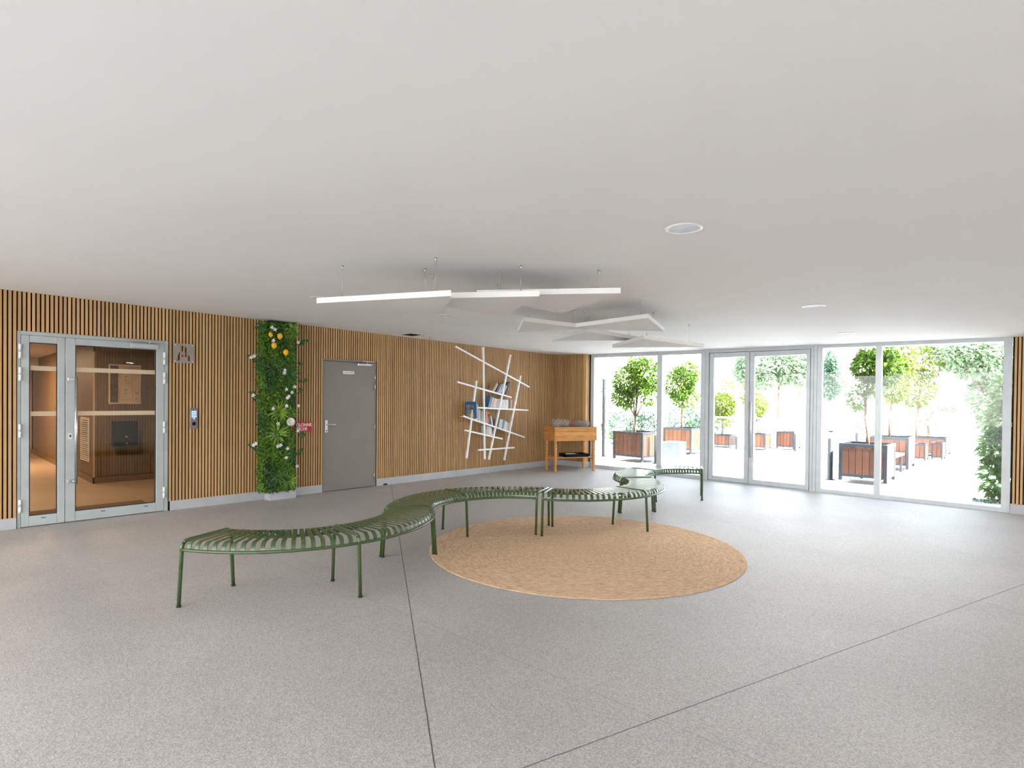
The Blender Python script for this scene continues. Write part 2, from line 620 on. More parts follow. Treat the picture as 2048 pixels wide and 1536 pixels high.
def text(name, s, size, m, parent, loc, rot, ext=0.0006, align='CENTER', sx=1.0, off=0.0):
    cu = bpy.data.curves.new(name, 'FONT')
    cu.body = s
    cu.size = size
    cu.extrude = ext
    cu.align_x = align
    cu.align_y = 'CENTER'
    cu.materials.append(m)
    cu.offset = off
    o = curve_mesh(name, cu)
    o.parent = parent
    o.location = loc
    o.rotation_euler = rot
    o.scale = (sx, 1, 1)
    return o


ROT_L = (R(90), 0, R(90))        # text on the left wall, read from inside the room


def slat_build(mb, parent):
    """veneered front strips over sides coloured dark as shade in the gaps"""
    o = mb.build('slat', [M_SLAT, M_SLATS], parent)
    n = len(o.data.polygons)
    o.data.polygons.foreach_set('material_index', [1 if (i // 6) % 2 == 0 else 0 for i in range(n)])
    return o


def rbox(x0, x1, y0, y1, z0, z1, bev=0.0):
    return MB().box((x0, y0, z0), (x1, y1, z1), bev=bev)


# ------------------------------------------------------------------ room shell
X1, Y0 = 12.6, -16.0
floor = MB().box((-0.10, Y0, -0.15), (X1, 0.03, 0.0)).build('floor', floor_mat())
struct(floor, 'grey washed concrete floor of the entrance hall with sawn joints', 'floor')

c = MB()
c.hexa([(-0.3, Y0, zc(-0.3, Y0)), (X1, Y0, zc(X1, Y0)), (X1, 0.75, zc(X1, 0.75)), (-0.3, 0.75, zc(-0.3, 0.75)),
        (-0.3, Y0, 2.95), (X1, Y0, 2.95), (X1, 0.75, 2.95), (-0.3, 0.75, 2.95)])
ceil = c.build('ceiling', M_CEIL)
struct(ceil, 'plain white plaster ceiling of the hall', 'ceiling')
o = MB().box((-12.0, Y0 + 1.0, 2.95), (X1 + 6, 0.70, 13.0)).build('wall_upper', mat('cream_render_upper', (0.60, 0.56, 0.48), 0.85, var=0.05))  # unseen mass, added to cut sky light on the outdoor planter fronts
struct(o, 'unseen upper storeys added above the hall to hold back sky light', 'wall')


def slat_run(mb, a0, a1, axis, front, z0f, z1f, pitch=0.039, w=0.0255, d=0.016, sgn=1):
    """vertical battens between a0 and a1; the visible front is at coordinate `front`."""
    n = int(round((a1 - a0) / pitch))
    p = (a1 - a0) / max(n, 1)
    for i in range(n):
        s = a0 + (i + 0.5) * p - w / 2
        e = s + w
        z0, z1 = z0f(s), z1f(s)
        if axis == 'y':
            mb.box((front - d, s, z0), (front - 0.004, e, z1)).box((front - 0.004, s, z0), (front, e, z1))
        else:
            mb.box((s, front + 0.004, z0), (e, front + d, z1)).box((s, front, z0), (e, front + 0.004, z1))


D1 = (-9.36, -7.908, 2.142)      # entrance door opening y0, y1, z
D2 = (-5.815, -4.866, 2.048)     # grey door opening
sl = MB()
for (a, b, z) in ((Y0 + 0.5, D1[0], None), (D1[0], D1[1], D1[2]), (D1[1], D2[0], None), (D2[0], D2[1], D2[2]), (D2[1], -0.16, None)):
    slat_run(sl, a, b, 'y', 0.0, (lambda s, z=z: z if z else 0.118), lambda s: zc(0, s) + 0.002)
wl = MB()
for (a, b, z) in ((Y0, D1[0], 0), (D1[0], D1[1], D1[2]), (D1[1], D2[0], 0), (D2[0], D2[1], D2[2]), (D2[1], 0.0, 0)):
    wl.hexa([(-0.15, a, z), (-0.016, a, z), (-0.016, b, z), (-0.15, b, z),
             (-0.15, a, zc(0, a)), (-0.016, a, zc(0, a)), (-0.016, b, zc(0, b)), (-0.15, b, zc(0, b))])
o = wl.build('wall_left', M_FELT)
struct(o, 'left wall of the hall clad in vertical wooden battens', 'wall')
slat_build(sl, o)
bs = MB()
for (a, b) in ((Y0, D1[0] - 0.005), (D1[1] + 0.022, D2[0] - 0.005), (D2[1] + 0.012, -0.17)):
    bs.box((-0.0155, a, 0), (0.006, b, 0.120), bev=0.003)
o = bs.build('baseboard_left', M_BASE)
struct(o, 'light grey plinth board along the left wall', 'baseboard')
# small black cable stub on the plinth by the grey door
o = MB().box((0.006, -4.73, 0.004), (0.03, -4.66, 0.03), bev=0.006).build('door_stop', M_RUBBER)
tag(o, 'small black rubber stop at the foot of the plinth by the grey door', 'door stop')

# short return wall in the far corner and the wall right of the glazing
YS = -0.165
ws = MB()
ws.hexa([(-0.02, YS + 0.016, 0), (0.755, YS + 0.016, 0), (0.755, 0.06, 0), (-0.02, 0.06, 0),
         (-0.02, YS + 0.016, 2.44), (0.755, YS + 0.016, 2.44), (0.755, 0.06, 2.437), (-0.02, 0.06, 2.44)])
o = ws.build('wall_back', M_FELT)
struct(o, 'short batten clad wall in the far corner left of the glazing', 'wall')
s2 = MB()
slat_run(s2, 0.0, 0.70, 'x', YS, lambda s: 0.118, lambda s: zc(s, YS))
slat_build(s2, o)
MB().box((0.7555, YS, 0.118), (0.775, -0.085, 2.437)).box((0.7555, -0.075, 0.118), (0.775, -0.045, 2.437)).box((0.70, YS, 0.118), (0.755, YS + 0.018, 2.437)).build('end_board', M_SLAT, o)
o = MB().box((0, YS - 0.006, 0), (0.78, YS + 0.02, 0.12), bev=0.003).box((0.755, YS, 0), (0.781, -0.005, 0.12), bev=0.003).build('baseboard_back', M_BASE)
struct(o, 'light grey plinth board below the short corner wall', 'baseboard')
wr = MB()
wr.hexa([(7.66, 0.0, 0), (X1, 0.0, 0), (X1, 0.1, 0), (7.66, 0.1, 0), (7.66, 0.0, 2.35), (X1, 0.0, 2.29), (X1, 0.1, 2.29), (7.66, 0.1, 2.35)])
o = wr.build('wall_right', M_FELT)
struct(o, 'batten clad wall right of the large window', 'wall')
s3 = MB()
slat_run(s3, 7.672, X1, 'x', -0.016, lambda s: 0.125, lambda s: zc(s, 0) + 0.002)
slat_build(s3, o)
o = MB().box((7.66, -0.045, 0), (X1, 0.0, 0.128), bev=0.003).build('baseboard_right', M_BASE)
struct(o, 'grey plinth board below the wall right of the large window', 'baseboard')
o = MB().box((X1, Y0, 0), (X1 + 0.15, 0.1, 2.75)).build('wall_side', M_CEIL)
struct(o, 'plain white side wall of the hall', 'wall')

# ------------------------------------------------------------------ lobby behind the entrance door
LX, LY0, LY1, LZ = -10.6, -11.2, -6.0, 2.32
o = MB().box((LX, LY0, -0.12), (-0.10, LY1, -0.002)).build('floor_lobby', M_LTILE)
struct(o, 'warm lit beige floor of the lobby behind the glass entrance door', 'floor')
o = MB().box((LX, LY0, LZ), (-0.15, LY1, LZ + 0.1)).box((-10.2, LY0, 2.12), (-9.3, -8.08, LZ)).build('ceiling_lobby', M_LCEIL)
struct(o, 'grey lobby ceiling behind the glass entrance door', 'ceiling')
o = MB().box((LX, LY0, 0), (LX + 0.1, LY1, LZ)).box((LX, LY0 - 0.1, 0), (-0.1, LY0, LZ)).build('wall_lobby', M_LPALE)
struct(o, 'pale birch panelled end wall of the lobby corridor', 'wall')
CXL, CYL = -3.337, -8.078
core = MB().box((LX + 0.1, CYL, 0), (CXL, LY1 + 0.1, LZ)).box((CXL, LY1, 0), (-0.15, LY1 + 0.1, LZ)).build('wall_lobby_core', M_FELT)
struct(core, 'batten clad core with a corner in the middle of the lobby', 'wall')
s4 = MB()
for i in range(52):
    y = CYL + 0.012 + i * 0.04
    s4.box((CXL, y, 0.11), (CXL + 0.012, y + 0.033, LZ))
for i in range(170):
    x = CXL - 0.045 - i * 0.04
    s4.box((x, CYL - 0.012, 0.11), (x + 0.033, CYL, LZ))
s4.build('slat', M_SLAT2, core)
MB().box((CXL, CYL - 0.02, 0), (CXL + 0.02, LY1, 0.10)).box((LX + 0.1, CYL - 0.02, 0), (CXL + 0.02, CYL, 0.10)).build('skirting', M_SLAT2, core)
MB().box((CXL - 0.006, CYL - 0.016, 0.1), (CXL + 0.016, CYL + 0.006, LZ - 0.15)).build('corner_bead', M_LPALE, core)
o = MB().box((-1.05, -9.3, -0.002), (-0.13, -7.95, 0.008), bev=0.003).build('doormat', M_MAT)
tag(o, 'brown coir doormat inside the glass entrance door', 'doormat')
t = thing('notice_board', 'white framed notice board with plans on the lobby wall behind the entrance door', 'notice board', (CXL + 0.012, -7.653, 1.64))
MB().box((0, -0.235, -0.335), (0.02, 0.235, 0.335), bev=0.012).build('frame', mat('cream_frame', (0.72, 0.62, 0.46), 0.4), t)
MB().box((0.02, -0.215, -0.31), (0.023, -0.10, 0.31)).build('dark_column', mat('printed_dark', (0.10, 0.05, 0.02), 0.5, var=0.7, scale=16), t)
MB().box((0.02, -0.095, -0.31), (0.023, 0.215, 0.31)).build('sheet', mat('yellowed_paper', (0.58, 0.45, 0.29), 0.6, var=0.05), t)
k = MB()
for (y0, y1, z0, z1) in ((-0.08, 0.10, 0.02, 0.19), (-0.08, 0.10, -0.26, -0.02)):
    for (a, b, cc, dd) in ((y0, y1, z0, z0 + .003), (y0, y1, z1, z1 + .003), (y0, y0 + .003, z0, z1), (y1, y1 + .003, z0, z1)):
        k.box((0.023, a, cc), (0.0245, b, dd))
for (y, z, w, h) in ((-0.06, 0.2, 0.05, 0.012), (0.0, 0.12, 0.02, 0.02), (0.0, 0.06, 0.02, 0.015), (0.05, 0.02, 0.015, 0.012), (0.0, -0.1, 0.02, 0.02),
                     (0.0, -0.16, 0.02, 0.015), (0.14, -0.14, 0.05, 0.008), (0.14, -0.165, 0.04, 0.006), (0.15, -0.25, 0.02, 0.02)):
    k.box((0.023, y, z), (0.0245, y + w, z + h))
k.build('diagram', mat('brown_print', (0.20, 0.10, 0.05), 0.6), t)
t = thing('wall_box', 'black square box on the lobby wall below the notice board', 'box', (CXL + 0.012, -7.675, 0.815))
MB().box((0, -0.17, -0.205), (0.14, 0.17, 0.205), bev=0.006).build('housing', M_BLACK, t)
MB().ball((0.14, 0.015, -0.055), (0.006, 0.018, 0.014)).build('latch', M_STEEL, t)
MB().ball((0.14, 0.02, -0.165), 0.01).build('latch', M_STEEL, t)
t = thing('louvred_vent', 'white louvred vent grille on the left face of the lobby core', 'vent', (-3.95, CYL - 0.012, 0.70))
MB().box((-0.31, -0.02, 0.33), (0.31, 0, 0.37)).box((-0.31, -0.02, -0.37), (-0.28, 0, 0.33)).box((0.28, -0.02, -0.37), (0.31, 0, 0.33)).build('frame', M_WHITEP, t)
k = MB()
for i in range(20):
    z = -0.36 + i * 0.0345
    k.hexa([(-0.28, -0.03, z), (0.28, -0.03, z), (0.28, -0.004, z + 0.012), (-0.28, -0.004, z + 0.012),
            (-0.28, -0.03, z + 0.006), (0.28, -0.03, z + 0.006), (0.28, -0.004, z + 0.018), (-0.28, -0.004, z + 0.018)])
k.build('louvre', M_WHITEP, t)
for (nm, x, y, e, lab) in (('lobby_lamp', -1.9, -8.7, 14.0, 'round warm lobby ceiling lamp near the entrance door'),
                           ('lobby_lamp', -6.8, -9.3, 55.0, 'round warm lobby ceiling lamp along the corridor')):
    t = thing(nm, lab, 'lamp', (x, y, LZ), group='warm lobby lamps')
    MB().lathe([(0.0, -0.012), (0.12, -0.012), (0.13, -0.004), (0.13, 0.0)], 28).build('diffuser', mat('lamp_warm', (0.9, 0.8, 0.6), 0.5, emit=((1.0, 0.72, 0.42), 3.0)), t)
    ld = bpy.data.lights.new('lobby_lamp_light', 'AREA')
    ld.shape = 'DISK'
    ld.size = 0.24
    ld.energy = e
    ld.color = (1.0, 0.73, 0.45)
    lo = bpy.data.objects.new('lobby_lamp_light', ld)
    COL.objects.link(lo)
    lo.parent = t
    lo.location = (0, 0, -0.02)


# ------------------------------------------------------------------ entrance door (left wall)
def frame_rect(mb, x0, x1, y0, y1, z0, z1, w0, w1, wt, wb, bev=0.004):
    """rectangular frame in the y-z plane"""
    mb.box((x0, y0, z0), (x1, y0 + w0, z1), bev=bev)
    mb.box((x0, y1 - w1, z0), (x1, y1, z1), bev=bev)
    mb.box((x0, y0 + w0 + 0.0004, z1 - wt), (x1, y1 - w1 - 0.0004, z1), bev=bev)
    mb.box((x0, y0 + w0 + 0.0004, z0), (x1, y1 - w1 - 0.0004, z0 + wb), bev=bev)


d = thing('door_1', 'grey aluminium double entrance door with glass and warm lobby behind', 'door', kind='structure')
k = MB()
k.box((-0.11, D1[0], 0), (-0.012, D1[0] + 0.03, D1[2]), bev=0.003)
k.box((-0.11, D1[1] - 0.045, 0), (-0.012, D1[1], D1[2]), bev=0.003)
k.box((-0.11, D1[0] + 0.031, 2.10), (-0.012, D1[1] - 0.046, D1[2]), bev=0.003)
k.build('door_frame', M_ALUD, d)
for (y0, y1, gy0, gy1) in ((D1[0] + 0.033, -8.947, -9.258, -9.014), (-8.942, -7.956, -8.853, -8.042)):
    lf = MB()
    frame_rect(lf, -0.075, -0.008, y0, y1, 0.008, 2.098, gy0 - y0, y1 - gy1, 2.098 - 2.022, 0.112)
    leaf = lf.build('door_leaf', M_ALUD, d)
    g = MB()
    for q in (gy0, gy1 - 0.008):
        g.box((-0.05, q, 0.120), (-0.02, q + 0.008, 2.022))
    g.box((-0.05, gy0, 0.120), (-0.02, gy1, 0.128))
    g.box((-0.05, gy0, 2.014), (-0.02, gy1, 2.022))
    g.build('gasket', M_GASK, leaf)
    MB().box((-0.042, gy0, 0.12), (-0.036, gy1, 2.022)).build('glass_pane', M_GLASSD, leaf)
    for (z0, z1) in ((1.717, 1.768), (1.215, 1.266)):
        MB().box((-0.0355, gy0 + 0.003, z0), (-0.0345, gy1 - 0.003, z1)).build('frosted_band', M_FROSTW, leaf)
    for q in ((gy0 + gy1) / 2 - 0.14, (gy0 + gy1) / 2 + 0.30) if gy1 - gy0 > 0.5 else ((gy0 + gy1) / 2,):
        MB().box((-0.009, q - 0.02, 0.085), (-0.0065, q + 0.02, 0.094)).build('drain_slot', M_GASK, leaf)
h = MB().tube([(0.045, -8.855, 0.44), (0.045, -8.855, 1.655)], 0.014, 14).build('pull_handle', M_STEEL, d)
k = MB()
for z in (0.47, 1.63):
    k.box((-0.008, -8.925, z - 0.018), (0.012, -8.87, z + 0.018), bev=0.003)
    k.tube([(0.0, -8.88, z), (0.045, -8.857, z)], 0.009, 8)
k.build('standoff', M_STEEL, h)
MB().box((-0.008, -8.925, 0.945), (-0.003, -8.878, 1.02), bev=0.002).build('lock_plate', M_ALU, d)
MB().ball((-0.002, -8.90, 0.985), (0.006, 0.009, 0.013)).build('lock_cylinder', M_GASK, d)
for y in (D1[0] + 0.022, D1[1] - 0.05):
    for (z0, z1) in ((1.842, 1.998), (1.60, 1.745), (0.985, 1.13), (0.17, 0.308)):
        zm = (z0 + z1) / 2
        MB().tube([(0.006, y, z0), (0.006, y, zm - 0.004)], 0.013, 10).tube([(0.006, y, zm + 0.004), (0.006, y, z1)], 0.013, 10).build('hinge', M_WHITEP, d)
cl = MB().box((-0.008, -8.325, 2.028), (0.045, -8.03, 2.085), bev=0.006).build('door_closer', M_ALUD, d)
MB().box((-0.012, -8.50, 2.108), (0.03, -8.02, 2.122), bev=0.003).tube([(0.02, -8.12, 2.085), (0.02, -8.12, 2.125)], 0.012, 10).box((0.012, -8.47, 2.118), (0.028, -8.10, 2.126)).build('closer_arm', M_STEEL, cl)

# ------------------------------------------------------------------ grey service door
d = thing('door_2', 'plain taupe metal service door with lever handle', 'door', kind='structure')
k = MB()
k.box((-0.10, D2[0], 0), (-0.004, D2[0] + 0.022, D2[2]), bev=0.002)
k.box((-0.10, D2[1] - 0.022, 0), (-0.012, D2[1], D2[2]), bev=0.002)
k.box((-0.06, D2[0] + 0.0225, D2[2] - 0.028), (-0.004, D2[1] - 0.0225, D2[2]), bev=0.002)
k.box((-0.15, D2[0], 0), (-0.101, D2[1], D2[2]))
k.box((-0.1005, D2[0] + 0.0225, 0.0), (-0.065, D2[1] - 0.0225, D2[2]))
k.build('door_frame', M_DOOR, d)
MB().box((-0.06, D2[0] + 0.024, 0.008), (-0.012, D2[1] - 0.024, D2[2] - 0.033), bev=0.003).build('door_leaf', M_DOOR, d)
h = MB().box((-0.012, -5.775, 0.917), (0.0, -5.732, 1.103), bev=0.008).build('handle_plate', M_WHITEP, d)
MB().tube([(0.0, -5.753, 1.035), (0.05, -5.753, 1.035)], 0.009, 10).tube([(0.05, -5.757, 1.035), (0.05, -5.63, 1.035)], 0.009, 10).build('lever', M_STEEL, h)
MB().ball((0.0, -5.753, 0.945), (0.004, 0.008, 0.014)).build('lock_cylinder', M_GASK, h)
for (z0, z1) in ((1.75, 1.83), (1.585, 1.665), (0.935, 1.025), (0.13, 0.228)):
    MB().tube([(0.0, -4.903, z0), (0.0, -4.903, z1)], 0.010, 10).build('hinge', M_STEEL, d)
cl = MB().box((-0.012, -5.235, 1.965), (0.035, -4.98, 2.0), bev=0.006).build('door_closer', M_STEEL, d)
MB().box((0.0, -5.14, 2.03), (0.025, -4.93, 2.042), bev=0.003).tube([(0.012, -5.06, 1.96), (0.012, -5.06, 2.042)], 0.012, 10).build('closer_arm', M_STEEL, cl)
sg = MB().box((-0.012, -5.473, 1.825), (-0.009, -5.277, 1.872), bev=0.001).build('door_sign', M_WHITE, d)
text('sign_text', 'LOCAL VELOS', 0.026, M_INK, sg, (-0.0085, -5.375, 1.848), ROT_L)

# ------------------------------------------------------------------ glazed wall
YF = (-0.005, 0.065)


def vbar(mb, x0, x1, z0=0.0, z1=None, y=YF):
    mb.hexa([(x0, y[0], z0), (x1, y[0], z0), (x1, y[1], z0), (x0, y[1], z0),
             (x0, y[0], z1 or zc(x0, 0)), (x1, y[0], z1 or zc(x1, 0)), (x1, y[1], z1 or zc(x1, 0)), (x0, y[1], z1 or zc(x0, 0))])


def tbar(mb, x0, x1, h, y=YF):
    mb.hexa([(x0, y[0], zc(x0, 0) - h), (x1, y[0], zc(x1, 0) - h), (x1, y[1], zc(x1, 0) - h), (x0, y[1], zc(x0, 0) - h),
             (x0, y[0], zc(x0, 0)), (x1, y[0], zc(x1, 0)), (x1, y[1], zc(x1, 0)), (x0, y[1], zc(x0, 0))])


def pane(name, x0, x1, z0, h, parent, m=None, z1=None):
    p = MB()
    p.hexa([(x0, 0.026, z0), (x1, 0.026, z0), (x1, 0.034, z0), (x0, 0.034, z0),
            (x0, 0.026, z1 or zc(x0, 0) - h), (x1, 0.026, z1 or zc(x1, 0) - h), (x1, 0.034, z1 or zc(x1, 0) - h), (x0, 0.034, z1 or zc(x0, 0) - h)])
    return p.build(name, m or M_GLASS, parent)


w = thing('window_1', 'two fixed full height glass panes in grey frames left of the glass door', 'window', kind='structure')
k = MB()
vbar(k, 0.785, 0.865); vbar(k, 2.38, 2.485); vbar(k, 3.285, 3.37)
tbar(k, 0.8655, 2.3795, 0.07); tbar(k, 2.4855, 3.2845, 0.07)
k.box((0.8655, YF[0], 0), (2.3795, YF[1], 0.068)); k.box((2.4855, YF[0], 0), (3.2845, YF[1], 0.068))
k.build('window_frame', M_ALU, w)
pane('glass_pane', 0.865, 2.38, 0.068, 0.07, w)
pane('glass_pane', 2.485, 3.285, 0.068, 0.07, w)

w = thing('window_2', 'two fixed full height glass panes in grey frames right of the glass door', 'window', kind='structure')
k = MB()
vbar(k, 5.272, 5.345); vbar(k, 6.085, 6.165); vbar(k, 7.565, 7.655)
tbar(k, 5.3455, 6.0845, 0.052); tbar(k, 6.1655, 7.5645, 0.052)
k.box((5.3455, YF[0], 0), (6.0845, YF[1], 0.058)); k.box((6.1655, YF[0], 0), (7.5645, YF[1], 0.058))
k.build('window_frame', M_ALU, w)
pane('glass_pane', 5.345, 6.085, 0.058, 0.052, w)
pane('glass_pane', 6.165, 7.565, 0.058, 0.052, w)

d = thing('door_3', 'double glass exit door in grey aluminium in the glazed wall', 'door', kind='structure')
k = MB()
vbar(k, 3.375, 3.44); vbar(k, 5.175, 5.215); vbar(k, 5.22, 5.268)
k.hexa([(3.4405, YF[0], 2.345), (5.1745, YF[0], 2.325), (5.1745, 0.0605, 2.325), (3.4405, 0.0605, 2.345),
        (3.4405, YF[0], zc(3.44, 0)), (5.1745, YF[0], zc(5.175, 0)), (5.1745, 0.0605, zc(5.175, 0)), (3.4405, 0.0605, zc(3.44, 0))])
k.box((3.441, 0.0615, 2.30), (5.174, 0.075, 2.36)); k.box((3.441, 0.0615, 0.031), (3.465, 0.075, 2.2995)); k.box((5.15, 0.0615, 0.031), (5.174, 0.075, 2.2995)); k.box((4.16, 0.0615, 0.031), (4.20, 0.075, 2.2995)); k.box((3.441, 0.0615, 0.0), (5.174, 0.075, 0.03))
k.build('door_frame', M_ALU, d)
for (x0, x1, g0, g1, zt) in ((3.452, 4.178, 3.535, 4.10, 2.332), (4.186, 5.165, 4.262, 5.105, 2.322)):
    lf = MB()
    lf.box((x0, 0.0, 0.012), (g0, 0.06, zt), bev=0.004); lf.box((g1, 0.0, 0.012), (x1, 0.06, zt), bev=0.004)
    lf.box((g0 + 0.0004, 0.0, 0.012), (g1 - 0.0004, 0.06, 0.092), bev=0.003); lf.box((g0 + 0.0004, 0.0, zt - 0.082), (g1 - 0.0004, 0.06, zt), bev=0.003)
    leaf = lf.build('door_leaf', M_ALU, d)
    pane('glass_pane', g0, g1, 0.09, 0, leaf, z1=zt - 0.08)
    for (z0, z1) in ((1.613, 1.652), (1.143, 1.182)):
        MB().box((g0 + 0.004, 0.0245, z0), (g1 - 0.004, 0.0255, z1)).build('frosted_band', M_FROST, leaf)
for y in (-0.05, 0.11):
    h = MB().tube([(4.232, y, 0.48), (4.232, y, 1.46)], 0.016, 12).build('pull_handle', M_STEEL, d)
    q = MB()
    for z in (0.52, 1.42):
        q.tube([(4.232, y, z), (4.228, 0.0 if y < 0 else 0.06, z)], 0.009, 8)
    q.build('standoff', M_STEEL, h)
o = MB().box((3.44, -0.03, 0.0), (5.175, 0.06, 0.008)).build('trim_1', M_ALU)
struct(o, 'flat metal threshold below the glass exit door', 'trim')

# ------------------------------------------------------------------ signs on the left wall
t = thing('letter_sign', 'square steel plate with a cut-out letter A beside the entrance door', 'sign', (0.0, -7.743, 1.998))
cu = bpy.data.curves.new('plate', 'CURVE')
cu.dimensions = '2D'
cu.fill_mode = 'BOTH'
cu.extrude = 0.002
hw, hh = 0.121, 0.123


def spl(pts):
    s = cu.splines.new('POLY')
    s.points.add(len(pts) - 1)
    for i, p in enumerate(pts):
        s.points[i].co = (p[0], p[1], 0, 1)
    s.use_cyclic_u = True


spl([(-hw, -hh), (hw, -hh), (hw, hh), (-hw, hh)])
spl([(-0.085, -0.098), (-0.022, 0.095), (0.020, 0.095), (0.088, -0.098), (0.052, -0.098), (0.032, -0.045), (-0.032, -0.045), (-0.052, -0.098)])
spl([(0.0, 0.060), (-0.026, -0.012), (0.0, -0.030), (0.026, -0.012)])
cu.materials.append(mat('brushed_plate', (0.30, 0.265, 0.25), 0.4, metal=0.3, var=0.06))
o = curve_mesh('plate', cu)
o.parent = t
o.location = (0.014, 0, 0)
o.rotation_euler = ROT_L
for (a, b) in ((-1, -1), (1, -1), (1, 1), (-1, 1)):
    MB().tube([(0.0, a * 0.10, b * 0.103), (0.02, a * 0.10, b * 0.103)], 0.006, 10).build('standoff_screw', M_WHITEP, t)
t = thing('keypad_intercom', 'grey steel door intercom with blue lit keypad on the batten wall', 'intercom', (0.0, -7.618, 1.165))
MB().box((0.0, -0.046, -0.134), (0.014, 0.046, 0.134), bev=0.004).build('housing', mat('intercom_steel', (0.20, 0.19, 0.18), 0.4, metal=0.4), t)
m_key = mat('blue_lit_key', (0.25, 0.35, 0.8), 0.4, emit=((0.22, 0.38, 1.0), 0.9))
for r_i in range(5):
    for c_i in range(3 if r_i < 4 else 1):
        y = (c_i - 1) * 0.021 if r_i < 4 else 0.0
        z = 0.088 - r_i * 0.023
        MB().box((0.014, y - 0.0075, z - 0.008), (0.0165, y + 0.0075, z + 0.008), bev=0.001).build('key', m_key, t)
MB().lathe([(0.0, 0.003), (0.022, 0.003), (0.024, 0.0)], 24, M=Matrix.Translation((0.0145, 0, -0.07)) @ Matrix.Rotation(R(90), 4, 'Y')).build('camera_eye', M_BLACK, t)
t = thing('red_sign', 'red sign reading COLONNE SÈCHE between the plant column and the grey door', 'sign', (0.0, -6.140, 1.014))
MB().box((0.0, -0.150, -0.073), (0.005, 0.148, 0.073), bev=0.002).build('plate', M_RED, t)
text('lettering', 'COLONNE', 0.066, M_WHITE, t, (0.0055, 0.0, 0.026), ROT_L, sx=0.86, off=0.0012)
text('lettering', 'SÈCHE', 0.066, M_WHITE, t, (0.0055, -0.01, -0.034), ROT_L, sx=0.86, off=0.0012)

# ------------------------------------------------------------------ plant column
random.seed(7)
PC = (-6.71, -6.30)
t = thing('plant_column', 'tall column covered in artificial green plants with lemons and white flowers', 'plant wall', (0.0, -6.505, 0.0))


def loc(y):
    return y + 6.505


MB().box((0.0065, loc(-6.70), 0), (0.165, loc(-6.31), 0.118), bev=0.004).build('plinth', M_BASE, t)
zt = zc(0.15, -6.5) - 0.008
MB().box((0.0065, loc(PC[0] + 0.02), 0.12), (0.135, loc(PC[1]), zt)).build('backing_board', mat('dark_backing', (0.025, 0.03, 0.012), 0.6, stretch=(5, 5, 1)), t)
g = MB()
g2 = MB()
for i in range(17000):
    y = random.uniform(-6.83, -6.365)
    z = random.uniform(0.13, zt - 0.01)
    edge = (y < -6.71)
    x = random.uniform(0.03, 0.17) if edge else random.uniform(0.135, 0.235)
    nrm = Vector((1.0, -0.7 if edge else random.uniform(-.5, .4), random.uniform(-0.2, 0.6))).normalized()
    dr = Vector((random.uniform(0.0, 0.6), random.uniform(-1, 1), random.uniform(-1, 0.8)))
    s = random.uniform(0.018, 0.044)
    p = Vector((x, loc(y), z))
    if z + s > zt:
        continue
    # patchwork of darker and lighter mats
    patch = math.sin(y * 23 + 2.0 * math.sin(z * 5)) + math.sin(z * 9.0 + y * 11)
    (g2 if patch < -0.7 else g).leaf(p, dr, nrm, s, s * random.uniform(0.45, 0.7))
g.build('small_leaves', LEAF['wall'], t)
g2.build('dark_leaves', LEAF['wall3'], t)


def rosette(mb, y, z, n, ln, w, x=0.20):
    for i in range(n):
        a = 2 * PI * i / n + random.uniform(-.2, .2)
        l = ln * random.uniform(0.7, 1.1)
        pts = []
        d0 = Vector((0.75, math.cos(a), math.sin(a))).normalized()
        p = Vector((x, loc(y), z))
        for q in range(4):
            pts.append(p.copy())
            p = p + d0 * l / 3
            d0 = (d0 + Vector((-0.35, 0, -0.12))).normalized()
        s = Vector((0, -math.sin(a), math.cos(a)))
        vs, fs = [], []
        for q, (pp, ww) in enumerate(zip(pts, (0.5, 1.0, 0.8, 0.08))):
            vs += [pp - s * w * ww / 2, pp + s * w * ww / 2]
        for q in range(3):
            fs.append((2 * q, 2 * q + 1, 2 * q + 3, 2 * q + 2))
        mb.add(vs, fs, True)


for (y, z, n, ln, w, mt) in ((-6.60, 1.24, 22, 0.20, 0.022, 'wall2'), (-6.62, 0.93, 22, 0.22, 0.022, 'wall2'), (-6.44, 1.78, 26, 0.22, 0.018, 'wall3'),
                             (-6.66, 1.86, 20, 0.2, 0.018, 'wall3'), (-6.60, 0.36, 26, 0.24, 0.02, 'wall3'), (-6.40, 2.40, 18, 0.16, 0.025, 'wall2'),
                             (-6.42, 1.22, 12, 0.14, 0.022, 'wall2'), (-6.45, 0.26, 22, 0.18, 0.02, 'wall2'), (-6.55, 2.30, 14, 0.12, 0.03, 'wall')):
    q = MB()
    rosette(q, y, z, n, ln, w)
    q.build('fern', LEAF[mt], t)
m_lemon = mat('lemon_peel', (0.86, 0.42, 0.012), 0.4, var=0.08, scale=30, bump=0.15, bscale=200)
for (y, z) in ((-6.735, 2.31), (-6.605, 2.30), (-6.685, 2.165), (-6.52, 2.08)):
    r = 0.028 if z > 2.305 else 0.036
    MB().ball((0.262, loc(y), z), (r, r, r * 1.2)).ball((0.262, loc(y), z - r * 1.15), (r * .3, r * .3, r * .3)).build('lemon', m_lemon, t)
m_fl = mat('white_petal', (0.84, 0.83, 0.80), 0.6, trans=0.2)
